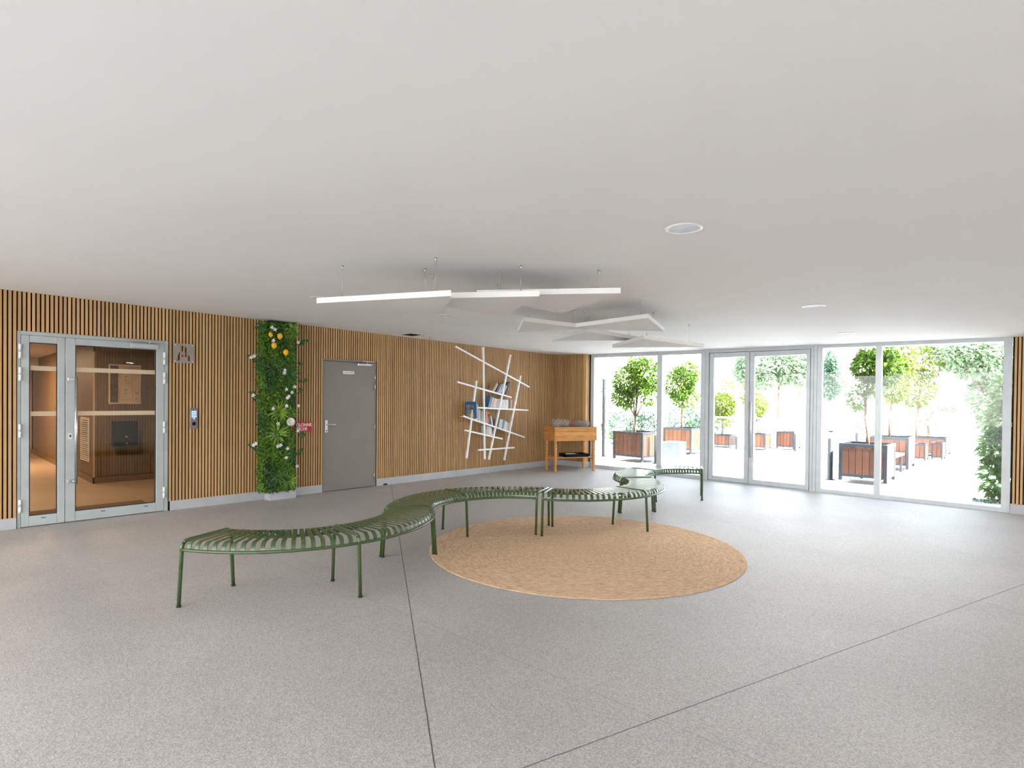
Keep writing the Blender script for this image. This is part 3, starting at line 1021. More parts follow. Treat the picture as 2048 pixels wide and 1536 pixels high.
for (y, z) in ((-6.72, 2.41), (-6.68, 2.385), (-6.70, 2.23), (-6.345, 2.23), (-6.545, 1.79), (-6.535, 1.83), (-6.51, 1.56), (-6.39, 1.60), (-6.43, 1.52),
               (-6.475, 1.46), (-6.50, 1.44), (-6.51, 1.33), (-6.70, 1.29), (-6.63, 1.08), (-6.33, 1.33), (-6.34, 0.97), (-6.59, 0.78), (-6.63, 0.77),
               (-6.49, 0.73), (-6.51, 0.60), (-6.35, 0.47), (-7.0, 1.98), (-6.96, 2.0), (-6.97, 1.47), (-6.965, 0.80), (-6.93, 0.82)):
    q = MB()
    ce = Vector((0.262, loc(y), z))
    for i in range(5):
        a = 2 * PI * i / 5 + y * 9
        q.leaf(ce, Vector((0.45, math.cos(a), math.sin(a))), Vector((1, 0, 0)), random.uniform(0.028, 0.04), 0.022, 0.1)
    q.build('flower', m_fl, t)
for (y0, z0, y1, z1, n) in ((-6.80, 1.90, -7.03, 2.0, 16), (-6.82, 1.80, -6.94, 1.86, 12), (-6.82, 1.42, -6.99, 1.52, 12), (-6.82, 1.30, -6.93, 1.40, 8),
                            (-6.80, 0.66, -7.0, 0.82, 18), (-6.34, 2.20, -6.19, 2.27, 14), (-6.33, 1.63, -6.19, 1.72, 9), (-6.33, 1.50, -6.25, 1.57, 5),
                            (-6.33, 0.83, -6.24, 0.93, 10), (-6.33, 0.60, -6.27, 0.7, 10), (-6.34, 1.98, -6.26, 1.92, 6), (-6.78, 2.42, -6.92, 2.40, 14)):
    q = MB()
    a, b = Vector((0.19, loc(y0), z0)), Vector((0.24, loc(y1), z1))
    q.tube([a, (a + b) / 2 + Vector((0.02, 0, 0.01)), b], 0.002, 5)
    for i in range(n):
        p = a.lerp(b, random.uniform(0.25, 1.0))
        q.leaf(p, Vector((random.uniform(0, .5), random.uniform(-1, 1), random.uniform(-1, 1))), Vector((1, 0, 0.2)), random.uniform(0.035, 0.055), 0.035, 0.1)
    q.build('sprig', LEAF['wall3'], t)
q = MB().lathe([(0.0, 0.0), (0.0, 0.02), (0.035, 0.02), (0.04, 0.03), (0.055, 0.03), (0.055, -0.06), (0.04, -0.06)], 24,
               M=Matrix.Translation((0.25, loc(-6.435), 1.10)) @ Matrix.Rotation(R(70), 4, 'Y') @ Matrix.Rotation(R(20), 4, 'X'))
cap = q.build('riser_outlet', mat('cream_metal', (0.62, 0.60, 0.54), 0.4), t)
MB().tube([(0.26, loc(-6.44), 1.06), (0.265, loc(-6.425), 1.02), (0.26, loc(-6.43), 0.97)], 0.006, 6).build('red_tag', M_RED, cap)

# ------------------------------------------------------------------ wall shelf and books
SD = 0.20
HB = [((-3.338, 2.399), (-1.337, 1.709)), ((-3.286, 1.758), (-1.86, 1.49)), ((-2.801, 1.291), (-1.362, 1.231)),
      ((-3.14, 1.136), (-1.458, 0.676)), ((-3.089, 0.873), (-2.113, 0.673)), ((-2.747, 0.488), (-1.768, 0.482))]
VB = [((-3.041, 0.351), (-2.81, 1.794)), ((-2.579, 0.301), (-2.644, 2.440)), ((-2.469, 0.289), (-1.892, 2.34)), ((-2.045, 0.245), (-1.594, 1.935))]
t = thing('stick_bookshelf', 'white wall shelf of crossed slanting boards holding books on the batten wall', 'bookshelf', (0, 0, 0))


def board(a, b, th, x0, x1):
    a, b = Vector((0, a[0], a[1])), Vector((0, b[0], b[1]))
    dr = (b - a).normalized()
    n = Vector((0, -dr.z, dr.y)) * th / 2
    p = [a - n, b - n, b + n, a + n]
    m = MB()
    X0, X1_ = Vector((x0, 0, 0)), Vector((x1, 0, 0))
    return m.hexa([p[0] + X0, p[0] + X1_, p[1] + X1_, p[1] + X0, p[3] + X0, p[3] + X1_, p[2] + X1_, p[2] + X0])


for (a, b) in HB:
    board(a, b, 0.029, SD - 0.030, SD + 0.004).build('shelf_stick', M_WHITE, t)
for (a, b) in VB:
    board(a, b, 0.029, SD - 0.032, SD).build('upright_stick', M_WHITE, t)

for i, y0, y1 in ((1, -2.45, -1.90), (2, -2.62, -1.75), (3, -3.06, -1.80), (4, -2.66, -2.30)):
    a, b = HB[i]
    zz = [a[1] + (b[1] - a[1]) * (y - a[0]) / (b[0] - a[0]) + 0.0105 for y in (y0, y1)]
    board((y0, zz[0]), (y1, zz[1]), 0.008, 0.001, SD - 0.030).build('shelf_plate', M_WHITE, t)

BC = dict(tan=(0.46, 0.34, 0.20), navy=(0.03, 0.035, 0.11), white=(0.80, 0.79, 0.76), black=(0.02, 0.02, 0.022), green=(0.09, 0.12, 0.05),
          blue=(0.08, 0.20, 0.36), orange=(0.75, 0.33, 0.12), cream=(0.74, 0.66, 0.50), grey=(0.50, 0.50, 0.50), brick=(0.50, 0.20, 0.14),
          yellow=(0.72, 0.55, 0.25), pink=(0.66, 0.17, 0.18), purple=(0.07, 0.03, 0.10), teal=(0.02, 0.10, 0.10), sky=(0.30, 0.50, 0.72),
          lilac=(0.70, 0.66, 0.76), azure=(0.02, 0.12, 0.30), pale=(0.66, 0.68, 0.72), sand=(0.62, 0.50, 0.36), rose=(0.78, 0.62, 0.56))
M_PAGES = mat('page_block', (0.74, 0.70, 0.62), 0.8, var=0.06, scale=60, stretch=(1, 12, 1))


def book(row, y, th, h, dp, lean, col, label, x0=0.012):
    a, b = HB[row]
    dp = dp if dp > 0.2 else min(dp, 0.15)
    y += 0.04
    s = (y - a[0]) / (b[0] - a[0])
    z = a[1] + (b[1] - a[1]) * s + 0.0155
    ln = R(lean)
    slope = (b[1] - a[1]) / (b[0] - a[0])
    # rest the lower corner on the board
    cs = [(-th / 2, 0), (th / 2, 0)]
    lift = 0
    for (q, _) in cs:
        yy, zz = q * math.cos(ln), -q * math.sin(ln)
        lift = max(lift, slope * yy - zz)
    o = thing('book', label, 'book', (x0, y, z + lift + 0.001), group='books on the slanting wall shelf')
    o.rotation_euler = (-ln, 0, 0)
    mc = mat('cover_' + col, BC[col], 0.45, var=0.06, scale=12)
    m = MB()
    m.box((0.0, -th / 2, 0), (dp, -th / 2 + 0.003, h))
    m.box((0.0, th / 2 - 0.003, 0), (dp, th / 2, h))
    m.box((dp - 0.003, -th / 2 + 0.003, 0), (dp, th / 2 - 0.003, h))
    m.build('cover', mc, o)
    MB().box((0.002, -th / 2 + 0.0032, 0.003), (dp - 0.0032, th / 2 - 0.0032, h - 0.003)).build('pages', M_PAGES, o)
    return o


UP, MI, LO, SH = 1, 2, 3, 4
B = []
# upper slanting board (books leaning right)
book(UP, -2.375, 0.055, 0.19, 0.17, 36, 'tan', 'tan cloth covered book leaning at the left end of the upper book row')
book(UP, -2.297, 0.040, 0.20, 0.16, 34, 'navy', 'navy book leaning right after the tan book on the upper board')
book(UP, -2.245, 0.032, 0.20, 0.16, 32, 'grey', 'grey book between navy and white books on the upper board')
book(UP, -2.195, 0.040, 0.21, 0.17, 30, 'white', 'broad white spined book in the middle of the upper book row')
book(UP, -2.145, 0.032, 0.23, 0.17, 28, 'black', 'black book right of the broad white one on the upper board')
book(UP, -2.105, 0.022, 0.20, 0.16, 27, 'lilac', 'thin lilac book between two black books on the upper board')
book(UP, -2.07, 0.026, 0.26, 0.18, 26, 'navy', 'tall navy book second from the right on the upper board')
book(UP, -2.03, 0.022, 0.29, 0.19, 25, 'green', 'tallest dark green book closing the right end of the upper row')
# level middle board
for i, (y, th, h, ln, col, lab) in enumerate((
        (-2.475, 0.050, 0.215, 17, 'blue', 'large mid blue book at the left end of the level middle board'),
        (-2.425, 0.026, 0.20, 17, 'pale', 'pale spined book right after the blue one on the middle board'),
        (-2.390, 0.030, 0.19, 16, 'orange', 'orange paperback on the level middle board'),
        (-2.352, 0.032, 0.185, 15, 'cream', 'cream paperback right of the orange one on the middle board'),
        (-2.310, 0.034, 0.175, 14, 'white', 'white paperback first of three before the slanting upright on the middle board'),
        (-2.272, 0.030, 0.175, 13, 'rose', 'pale rose paperback between white ones on the middle board'),
        (-2.235, 0.030, 0.178, 12, 'white', 'white paperback just left of the slate blue one on the middle board'),
        (-2.200, 0.026, 0.175, 11, 'navy', 'slate navy thin paperback beside the slanting upright on the middle board'),
        (-2.130, 0.036, 0.170, 4, 'pale', 'pale grey paperback first right of the slanting upright on the middle board'),
        (-2.092, 0.030, 0.170, 4, 'lilac', 'lilac white paperback second right of the slanting upright on the middle board'),
        (-2.057, 0.030, 0.168, 3, 'white', 'white paperback third right of the slanting upright on the middle board'),
        (-2.022, 0.028, 0.168, 3, 'pale', 'pale paperback left of two white ones on the middle board'),
        (-1.988, 0.030, 0.172, 2, 'white', 'white paperback left of the dark edged one on the middle board'),
        (-1.954, 0.028, 0.172, 2, 'white', 'white paperback third from the right end of the middle board row'),
        (-1.922, 0.016, 0.176, 2, 'black', 'very thin black book near the right end of the middle board row'),
        (-1.890, 0.030, 0.176, 2, 'brick', 'brick red paperback near the right end of the middle board row'),
        (-1.852, 0.030, 0.178, 2, 'rose', 'rose paperback at the right end of the middle board row'))):
    book(MI, y, th, h, 0.135, ln, col, lab)
# long lower slanting board
o = book(LO, -2.94, 0.034, 0.31, 0.27, -4, 'azure', 'large blue picture book standing at the left end of the lower board')
o.rotation_euler = (R(4), 0, R(6))
pic = MB().box((0.02, -0.0182, 0.02), (0.21, -0.0172, 0.25)).build('cover_picture', mat('painted_cover', (0.20, 0.20, 0.22), 0.5, var=0.9, scale=9), o)
MB().ball((0.115, -0.0182, 0.055), (0.065, 0.0008, 0.032)).build('yellow_motif', mat('yellow_print', (0.55, 0.48, 0.03), 0.5), o)
for (y, th, h, dp, ln, col, lab) in (
        (-2.80, 0.080, 0.285, 0.19, -2, 'yellow', 'thick straw yellow book next to the blue picture book'),
        (-2.735, 0.030, 0.215, 0.17, -1, 'cream', 'cream book right of the thick straw yellow one'),
        (-2.700, 0.028, 0.205, 0.16, 0, 'sky', 'light blue and white book on the left half of the lower board'),
        (-2.665, 0.030, 0.210, 0.16, 0, 'white', 'white book left of the nearly vertical upright on the lower board'),
        (-2.560, 0.026, 0.235, 0.17, 2, 'orange', 'orange book just right of the nearly vertical upright'),
        (-2.522, 0.042, 0.230, 0.17, 5, 'pink', 'coral pink book on the lower board'),
        (-2.472, 0.034, 0.200, 0.16, -8, 'purple', 'dark purple book leaning left on the pink one'),
        (-2.432, 0.032, 0.190, 0.16, -10, 'teal', 'dark teal book leaning left on the lower board'),
        (-2.395, 0.028, 0.180, 0.15, -13, 'rose', 'pale rose book leaning left between dark books on the lower board'),
        (-2.357, 0.020, 0.185, 0.16, -16, 'black', 'thin black book leaning left before the slanting upright'),
        (-2.205, 0.050, 0.180, 0.16, 14, 'grey', 'thick grey white book right of the slanting upright on the lower board'),
        (-2.160, 0.030, 0.185, 0.16, 14, 'rose', 'blush book left of the blue one on the lower board'),
        (-2.122, 0.030, 0.185, 0.16, 14, 'blue', 'mid blue book on the right half of the lower board'),
        (-2.085, 0.030, 0.175, 0.15, 13, 'sky', 'light blue book right of the mid blue one on the lower board'),
        (-2.050, 0.026, 0.170, 0.15, 12, 'white', 'white book between light blue and cream on the lower board'),
        (-2.015, 0.030, 0.165, 0.15, 11, 'cream', 'cream book near the right end of the lower board'),
        (-1.977, 0.032, 0.160, 0.15, 10, 'sand', 'sand coloured book second from the right on the lower board'),
        (-1.930, 0.036, 0.165, 0.15, 10, 'pale', 'pale grey book at the right end of the lower board')):
    book(LO, y, th, h, dp, ln, col, lab)
# short lowest board
for (y, th, h, ln, col, lab) in (
        (-2.540, 0.050, 0.165, 3, 'grey', 'grey paged book at the left of the short lowest board'),
        (-2.487, 0.034, 0.165, 0, 'cream', 'cream book in the middle of the short lowest board'),
        (-2.440, 0.030, 0.165, -8, 'white', 'white book leaning left on the short lowest board'),
        (-2.392, 0.024, 0.170, -14, 'lilac', 'lilac book leaning left at the right of the short lowest board')):
    book(SH, y, th, h, 0.15, ln, col, lab)

# ------------------------------------------------------------------ raised garden bed in the corner
t = thing('raised_garden_bed', 'oiled pine raised garden bed on legs in the corner by the window', 'planter', (0.815, -0.745, 0), R(64.7))
HL, HW = 0.445, 0.225      # half length / half width (x = long axis)
for (a, b) in ((-1, -1), (1, -1), (1, 1), (-1, 1)):
    MB().box((a * (HL - 0.012) - 0.024, b * (HW - 0.012) - 0.024, 0), (a * (HL - 0.012) + 0.024, b * (HW - 0.012) + 0.024, 0.64), bev=0.004).build('leg', M_PINE, t)
for sgn in (-1, 1):
    m = MB()
    for z0, z1 in ((0.622, 0.715), (0.717, 0.81), (0.812, 0.905)):
        m.box((-HL - 0.012, sgn * (HW + 0.012), z0), (HL + 0.012, sgn * (HW + 0.036), z1), bev=0.004)
    m.build('long_side', M_PINE, t)
    m = MB()
    for z0, z1 in ((0.622, 0.715), (0.717, 0.81), (0.812, 0.905)):
        m.box((sgn * (HL + 0.012), -HW - 0.036, z0), (sgn * (HL + 0.036), HW + 0.036, z1), bev=0.004)
    m.build('short_side', mat('oiled_pine_end', (0.52, 0.225, 0.058), 0.5, var=0.2, scale=5, stretch=(9, 1.2, 9), island=0.1), t)
MB().box((-HL - 0.01, -HW - 0.01, 0.64), (HL + 0.01, HW + 0.01, 0.855)).build('soil', M_SOIL, t)
m = MB()
for i in range(4):
    y = -HW + 0.012 + i * 0.108
    m.box((-HL + 0.02, y, 0.27), (HL - 0.02, y + 0.095, 0.288), bev=0.003)
m.box((-HL, -HW - 0.012, 0.238), (-HL + 0.02, HW + 0.012, 0.27)); m.box((HL - 0.02, -HW - 0.012, 0.238), (HL, HW + 0.012, 0.27))
m.build('lower_shelf', M_PINE, t)
BED = Matrix.Translation((0.815, -0.745, 0)) @ Matrix.Rotation(R(64.7), 4, 'Z')


def heather(p, n, hgt, rad, m, label, seed):
    random.seed(seed)
    w = BED @ Vector((p[0], p[1], 0.855))
    o = thing('heather_plant', label, 'plant', w, 0, 'heather plants in the pine bed')
    f = MB()
    st = MB()
    for i in range(n):
        a = random.uniform(0, 2 * PI)
        rr = rad * math.sqrt(random.random())
        b = Vector((rr * 0.5 * math.cos(a), rr * 0.5 * math.sin(a), 0))
        tip = Vector((rr * math.cos(a), rr * math.sin(a), hgt * random.uniform(0.55, 1.0) * (1 - 0.25 * rr / rad)))
        st.tube([b, tip], 0.0016, 4, caps=False)
        for q in range(5):
            s = random.uniform(0.35, 1.0)
            pp = b.lerp(tip, s)
            f.leaf(pp, Vector((math.cos(a + q * 2), math.sin(a + q * 2), 1.6)), Vector((math.cos(a), math.sin(a), 0.2)), 0.024, 0.008, 0.1)
    st.build('stem', mat('heather_stem', (0.42, 0.36, 0.30), 0.9), o)
    f.build('sprays', m, o)


heather((-0.28, 0.0), 170, 0.24, 0.15, mat('silver_heather', (0.62, 0.58, 0.54), 0.8, var=0.2, island=0.3), 'silvery heather at the left end of the pine bed', 1)
heather((-0.11, 0.02), 150, 0.23, 0.12, mat('cream_heather', (0.66, 0.58, 0.45), 0.8, var=0.2, island=0.3), 'cream heather second from the left in the pine bed', 2)
heather((0.05, 0.0), 130, 0.18, 0.11, mat('rust_heather', (0.42, 0.18, 0.13), 0.8, var=0.25, island=0.3), 'rusty red heather in the middle of the pine bed', 3)
heather((0.20, 0.0), 150, 0.20, 0.12, mat('grey_heather', (0.42, 0.39, 0.34), 0.8, var=0.25, island=0.3), 'dark grey heather right of the rusty red one in the pine bed', 4)
heather((0.345, 0.0), 140, 0.19, 0.11, mat('pale_heather', (0.60, 0.56, 0.58), 0.8, var=0.25, island=0.3), 'pale lilac grey heather at the right end of the pine bed', 5)
t = thing('black_tray', 'shallow black tray lying on the lower shelf of the pine bed', 'tray', BED @ Vector((0.09, 0.0, 0.2885)), R(64.7))
m = MB()
m.box((-0.26, -0.17, 0), (0.26, 0.17, 0.006))
for (a, b) in (((-0.26, -0.17), (0.26, -0.16)), ((-0.26, 0.16), (0.26, 0.17)), ((-0.26, -0.17), (-0.25, 0.17)), ((0.25, -0.17), (0.26, 0.17))):
    m.box((a[0], a[1], 0.0), (b[0], b[1], 0.06))
m.build('shell', M_BLACK, t)
o = MB().box((-0.10, -0.09, 0), (0.10, 0.09, 0.05), bev=0.01).build('paper_bundle', M_WHITEP)
o.location = BED @ Vector((0.02, -0.02, 0.295))
o.rotation_euler = (0, 0, R(64.7))
tag(o, 'white paper bundle in the black tray below the pine bed', 'paper')

# ------------------------------------------------------------------ green slatted benches
BR, BW, BH = 0.974, 0.222, 0.455
TH = R(119.5)


def prof(k):
    """cross profile of the seat, k = inset"""
    ro, ri = BR + BW - k, BR - BW + k
    pts = [(ro, 0.395)]
    rb = 0.05
    for i in range(7):
        a = R(90) * i / 6
        pts.append((ro - rb + rb * math.cos(a), BH - k - rb + rb * math.sin(a)))
    for i in range(7):
        a = R(90) + R(90) * i / 6
        pts.append((ri + rb + rb * math.cos(a), BH - k - rb + rb * math.sin(a)))
    pts.append((ri, 0.395))
    return pts


def pol(r, a, z):
    return Vector((r * math.cos(a), r * math.sin(a), z))


bench0 = thing('curved_bench', 'olive green slatted curved bench nearest the entrance door', 'bench', (0, 0, 0), 0, 'curved bench modules')
sm = MB()
NS = 18
for half in (0, 1):
    for i in range(NS):
        a = -TH / 2 + half * TH / 2 + (i + 1) / (NS + 1) * TH / 2
        tv = Vector((-math.sin(a), math.cos(a), 0)) * 0.0152
        po, pi_ = prof(0.0), prof(0.004)
        vs = []
        for (r1, z1), (r2, z2) in zip(po, pi_):
            A_, B_ = pol(r1, a, z1), pol(r2, a, z2)
            vs += [A_ - tv, A_ + tv, B_ + tv, B_ - tv]
        n = len(po)
        fs = [(0, 3, 2, 1), (4 * n - 4, 4 * n - 3, 4 * n - 2, 4 * n - 1)]
        for q in range(n - 1):
            o4 = 4 * q
            for e in range(4):
                e2 = (e + 1) % 4
                fs.append((o4 + e, o4 + e2, o4 + 4 + e2, o4 + 4 + e))
        sm.add(vs, fs, False)
sm.build('seat_slats', M_GREEN, bench0)
for rr, nm in ((BR + BW, 'outer_rail'), (BR - BW, 'inner_rail')):
    MB().tube([pol(rr, -TH / 2 + TH * i / 48, 0.392) for i in range(49)], 0.0115, 10).build(nm, M_GREEN, bench0)
for a in (-TH / 2, 0.0, TH / 2):
    top = [p for p in prof(0.006)]
    MB().tube([pol(r, a, z) for (r, z) in top[4:12]], 0.0135, 10).build('crossbar', M_GREEN, bench0)
    for seq, foot in ((top[:5], BR + 0.24), (top[::-1][:5], BR - 0.24)):
        lg = MB().tube([pol(foot, a, 0.008)] + [pol(r, a, z) for (r, z) in seq], 0.0135, 12).build('leg', M_GREEN, bench0)
        MB().tube([pol(foot, a, 0.0), pol(foot, a, 0.012)], 0.0165, 12).build('foot_glide', M_RUBBER, lg)
for i, (cx, cy, a0, sg, lab) in enumerate((
        (3.252, -7.774, -1.1402, 1, None),
        (4.382, -6.210, -2.2163, -1, 'olive green slatted curved bench on the left part of the jute rug'),
        (3.638, -4.444, -1.1170, 1, 'olive green slatted curved bench on the far right part of the jute rug'),
        (4.684, -2.808, -2.1550, -1, 'olive green slatted curved bench farthest away, closest to the window wall'))):
    b = bench0 if i == 0 else copy_tree(bench0)
    b.location = (cx, cy, 0)
    b.rotation_euler = (0, 0, a0 + sg * R(60))
    if lab:
        b['label'] = lab

# ------------------------------------------------------------------ rug
RC, RR = (4.735, -5.56), 1.50
rg = MB()
prof_r = [(0.0, 0.006)]
for i in range(1, 83):
    r = RR * i / 83
    prof_r.append((r, 0.006 + (0.0008 if i % 2 else 0.0)))
prof_r += [(RR, 0.005), (RR + 0.003, 0.002), (RR, 0.0), (0.0, 0.0)]
rg.lathe(prof_r, 120)
rug = rg.build('round_rug', rug_mat(), loc=(RC[0], RC[1], 0.0005))
tag(rug, 'large round braided jute rug under the curved benches', 'rug')

# ------------------------------------------------------------------ hanging acoustic triangles
TRI = [('leftmost of the row', [(3.854, -7.926), (5.001, -7.509), (4.296, -7.002)], 0.30),
       ('tucked behind the leftmost one', [(4.363, -7.489), (5.347, -6.955), (4.393, -6.37)], 0.255),
       ('right end of the near row', [(4.76, -7.04), (5.73, -6.47), (4.72, -5.94)], 0.20),
       ('left end of the far group', [(4.08, -5.75), (3.33, -5.04), (4.28, -4.91)], 0.20),
       ('middle of the far group with long front edge', [(4.11, -5.05), (5.25, -5.26), (4.87, -4.25)], 0.20),
       ('lower left of the far group', [(4.12, -4.69), (3.09, -4.10), (4.17, -3.52)], 0.20),
       ('closest to the window wall', [(4.655, -4.33), (3.75, -3.62), (4.82, -3.14)], 0.28)]
for (lab, P, dz) in TRI:
    g0 = Vector((sum(p[0] for p in P) / 3, sum(p[1] for p in P) / 3, 0))
    zb = zc(g0.x, g0.y) - dz
    t = thing('acoustic_panel', 'white hanging triangular acoustic panel, ' + lab, 'ceiling panel', (g0.x, g0.y, zb), 0, 'white triangles under the ceiling')
    area = (P[1][0] - P[0][0]) * (P[2][1] - P[0][1]) - (P[2][0] - P[0][0]) * (P[1][1] - P[0][1])
    Q = P if area > 0 else P[::-1]
    n = len(Q)
    sx, sy = -0.01301, -0.01244
    vs = [(p[0] - g0.x, p[1] - g0.y, sx * (p[0] - g0.x) + sy * (p[1] - g0.y)) for p in Q]
    m = MB()
    m.add(vs + [(a, b, c + 0.042) for a, b, c in vs], [(2, 1, 0), (3, 4, 5), (0, 1, 4, 3), (1, 2, 5, 4), (2, 0, 3, 5)])
    m.build('panel', M_PANEL, t)
    for p in P:
        v = Vector((p[0], p[1], 0)) - g0
        v = v * 0.70
        zp = sx * v.x + sy * v.y + 0.042
        w = MB().tube([(v.x, v.y, zp), (v.x, v.y, dz + sx * v.x + sy * v.y)], 0.0012, 6).build('hanging_wire', M_STEEL, t)
        MB().tube([(v.x, v.y, zp), (v.x, v.y, zp + 0.035)], 0.005, 8).build('wire_grip', M_STEEL, w)
        zt_ = dz + sx * v.x + sy * v.y
        MB().tube([(v.x, v.y, zt_ - 0.028), (v.x, v.y, zt_ - 0.002)], [0.005, 0.011], 10).build('ceiling_anchor', M_STEEL, w)

# ------------------------------------------------------------------ downlights and hatch
m_dif = mat('frosted_diffuser', (0.72, 0.77, 0.86), 0.5)
LAMPS = [(6.53, -7.05, 0.105, 0, 'round recessed downlight with bluish white disc nearest the camera'),
         (6.33, -3.91, 0.105, 7, 'round white recessed downlight in front of the large window'),
         (6.02, -1.42, 0.105, 7, 'round white recessed downlight closest to the large window'),
         (2.43, -7.15, 0.10, 0, 'round recessed downlight left of the hanging triangles'),
         (2.60, -5.55, 0.10, 0, 'round recessed downlight half hidden behind the hanging triangles'),
         (2.75, -3.45, 0.10, 0, 'round recessed downlight beyond the hanging triangles towards the corner')]
for x, y in ((1.5, -14.6), (4.5, -14.6), (7.5, -14.6), (10.5, -14.6), (1.5, -11.9), (4.5, -11.9), (7.5, -11.9), (10.5, -11.9),
             (10.8, -8.9), (10.8, -5.9), (10.8, -2.9)):  # extra lit downlights, added out of view to brighten the hall
    LAMPS.append((x, y, 0.105, 11, 'added round fill downlight, out of view in the part of the hall behind and right of the camera'))
for (x, y, rad, watt, lab) in LAMPS:
    t = thing('downlight', lab, 'ceiling light', (x, y, zc(x, y)), 0, 'recessed ceiling downlights')
    MB().lathe([(rad * 0.82, -0.001), (rad * 0.84, -0.006), (rad, -0.005), (rad + 0.003, 0.0)], 40).build('trim_ring', M_WHITEP, t)
    MB().lathe([(0.0, -0.0025), (rad * 0.5, -0.0025), (rad * 0.83, -0.002)], 40).build('diffuser', m_dif, t)
    if watt:
        ld = bpy.data.lights.new('downlight_light', 'AREA')
        ld.shape = 'DISK'
        ld.size = rad * 1.6
        ld.energy = watt
        ld.color = (1.0, 0.975, 0.95)
        lo = bpy.data.objects.new('downlight_light', ld)
        COL.objects.link(lo)
        lo.parent = t
        lo.location = (0, 0, -0.008)
t = thing('access_hatch', 'open dark access hatch in the ceiling above the wall shelf', 'ceiling hatch', (0.43, -4.49, zc(0.43, -4.49)), 0)
MB().box((-0.15, -0.12, -0.006), (0.15, 0.12, -0.002)).build('opening', M_FELT, t)
m = MB()
for (a, b) in (((-0.17, -0.14), (0.17, -0.12)), ((-0.17, 0.12), (0.17, 0.14)), ((-0.17, -0.14), (-0.15, 0.14)), ((0.15, -0.14), (0.17, 0.14))):
    m.box((a[0], a[1], -0.008), (b[0], b[1], 0.0))
m.build('frame', M_WHITEP, t)
MB().box((0.13, 0.14, -0.03), (0.16, 0.33, -0.012)).tube([(0.145, 0.30, -0.02), (0.145, 0.30, -0.09)], 0.006, 8).build('hatch_flap', M_STEEL, t)

# ------------------------------------------------------------------ outside: ground and edges
g = MB().box((-60, 0.03, -0.2), (60, 90, -0.012)).build('ground', M_TERR)
struct(g, 'sunlit pale paving outside the glazed wall', 'ground')
g = MB().box((-0.4, -40, -0.2), (60, Y0, -0.012)).build('ground_front', mat('front_paving', (0.20, 0.20, 0.195), 0.9, var=0.15))
struct(g, 'pale paving in front of the open side of the hall', 'ground')
g = MB().box((6.35, 1.25, -0.012), (9.6, 12.0, -0.004)).build('path', M_PATH)
struct(g, 'grey path outside the large window at right', 'path')
k = MB().box((6.05, 1.10, -0.012), (9.6, 1.28, 0.01)).box((6.05, 1.28, -0.012), (6.38, 11.0, 0.012)).build('kerb', M_KERB)
struct(k, 'white stone edging of the grey path', 'kerb')
k = MB().box((-1.95, 0.07, -0.012), (-1.75, 4.0, 13.0)).build('wall_outside', M_CREAM)
struct(k, 'cream rendered wall end outside the left pane', 'wall')
t = thing('glass_screen', 'glass wind screen with white end post outside the left pane', 'screen', (-0.45, 2.42, -0.012))
MB().box((-0.03, 0.0, 0.0), (0.02, 0.06, 2.0), bev=0.004).build('post', M_WHITEP, t)
MB().box((-0.02, -0.17, 0.0), (0.02, -0.10, 2.02)).build('dark_edge', M_DSTEEL, t)
MB().box((-0.005, -2.3, 0.03), (0.005, -0.175, 1.98)).build('pane', M_GLASS, t)


# ------------------------------------------------------------------ planter boxes and trees
def planter(label, corner, wx, wy, h, rz, nb=6, group='timber planter boxes outside'):
    """corner = front right corner (x along the front, y outwards)"""
    t = thing('planter_box', label, 'planter', (corner[0], corner[1], -0.012), rz, group)
    s = h / 0.72
    pw = 0.055 * s
    f = MB()
    for (x, y) in ((-wx, 0), (0, 0), (-wx, wy), (0, wy)):
        x0 = x if x < -0.01 else x - pw
        y0 = y if y < 0.01 else y - pw
        f.box((x0, y0, 0.05 * s), (x0 + pw, y0 + pw, h), bev=0.003)
    zb = 0.12 * s
    e = 0.0006
    for (a, b) in (((-wx + pw + e, e), (-pw - e, pw * .8)), ((-wx + pw + e, wy - pw * .8), (-pw - e, wy - e)),
                   ((-wx + e, pw + e), (-wx + pw * .8, wy - pw - e)), ((-pw * .8, pw + e), (-e, wy - pw - e))):
        f.box((a[0], a[1], h - 0.055 * s), (b[0], b[1], h), bev=0.002)
        f.box((a[0], a[1], zb), (b[0], b[1], zb + 0.05 * s), bev=0.002)
    f.build('frame', M_DSTEEL, t)
    z0, z1 = zb + 0.05 * s, h - 0.055 * s

    def panel(fn, L_):
        m = MB()
        bw = L_ / nb
        for i in range(nb):
            m.box(fn(i * bw + 0.004, z0)[0], fn((i + 1) * bw - 0.004, z1)[1])
        m.build('side_panel', M_TEAK, t)
    panel(lambda q, z: ((-wx + pw + q, 0.008, z), (-wx + pw + q, 0.028, z)), wx - 2 * pw)
    panel(lambda q, z: ((-wx + pw + q, wy - 0.028, z), (-wx + pw + q, wy - 0.008, z)), wx - 2 * pw)
    panel(lambda q, z: ((-0.028, pw + q, z), (-0.008, pw + q, z)), wy - 2 * pw)
    panel(lambda q, z: ((-wx + 0.008, pw + q, z), (-wx + 0.028, pw + q, z)), wy - 2 * pw)
    MB().box((-wx + 0.03, 0.03, z0 - 0.02), (-0.03, wy - 0.03, h - 0.09 * s)).build('soil', M_SOIL, t)
    for (x, y) in ((-wx + pw / 2, pw / 2), (-pw / 2, pw / 2), (-wx + pw / 2, wy - pw / 2), (-pw / 2, wy - pw / 2)):
        MB().tube([(x, y, 0.0), (x, y, 0.012)], 0.028 * s, 12).tube([(x, y, 0.01), (x, y, 0.055 * s)], 0.010 * s, 8).build('foot', M_STEEL, t)
    return t


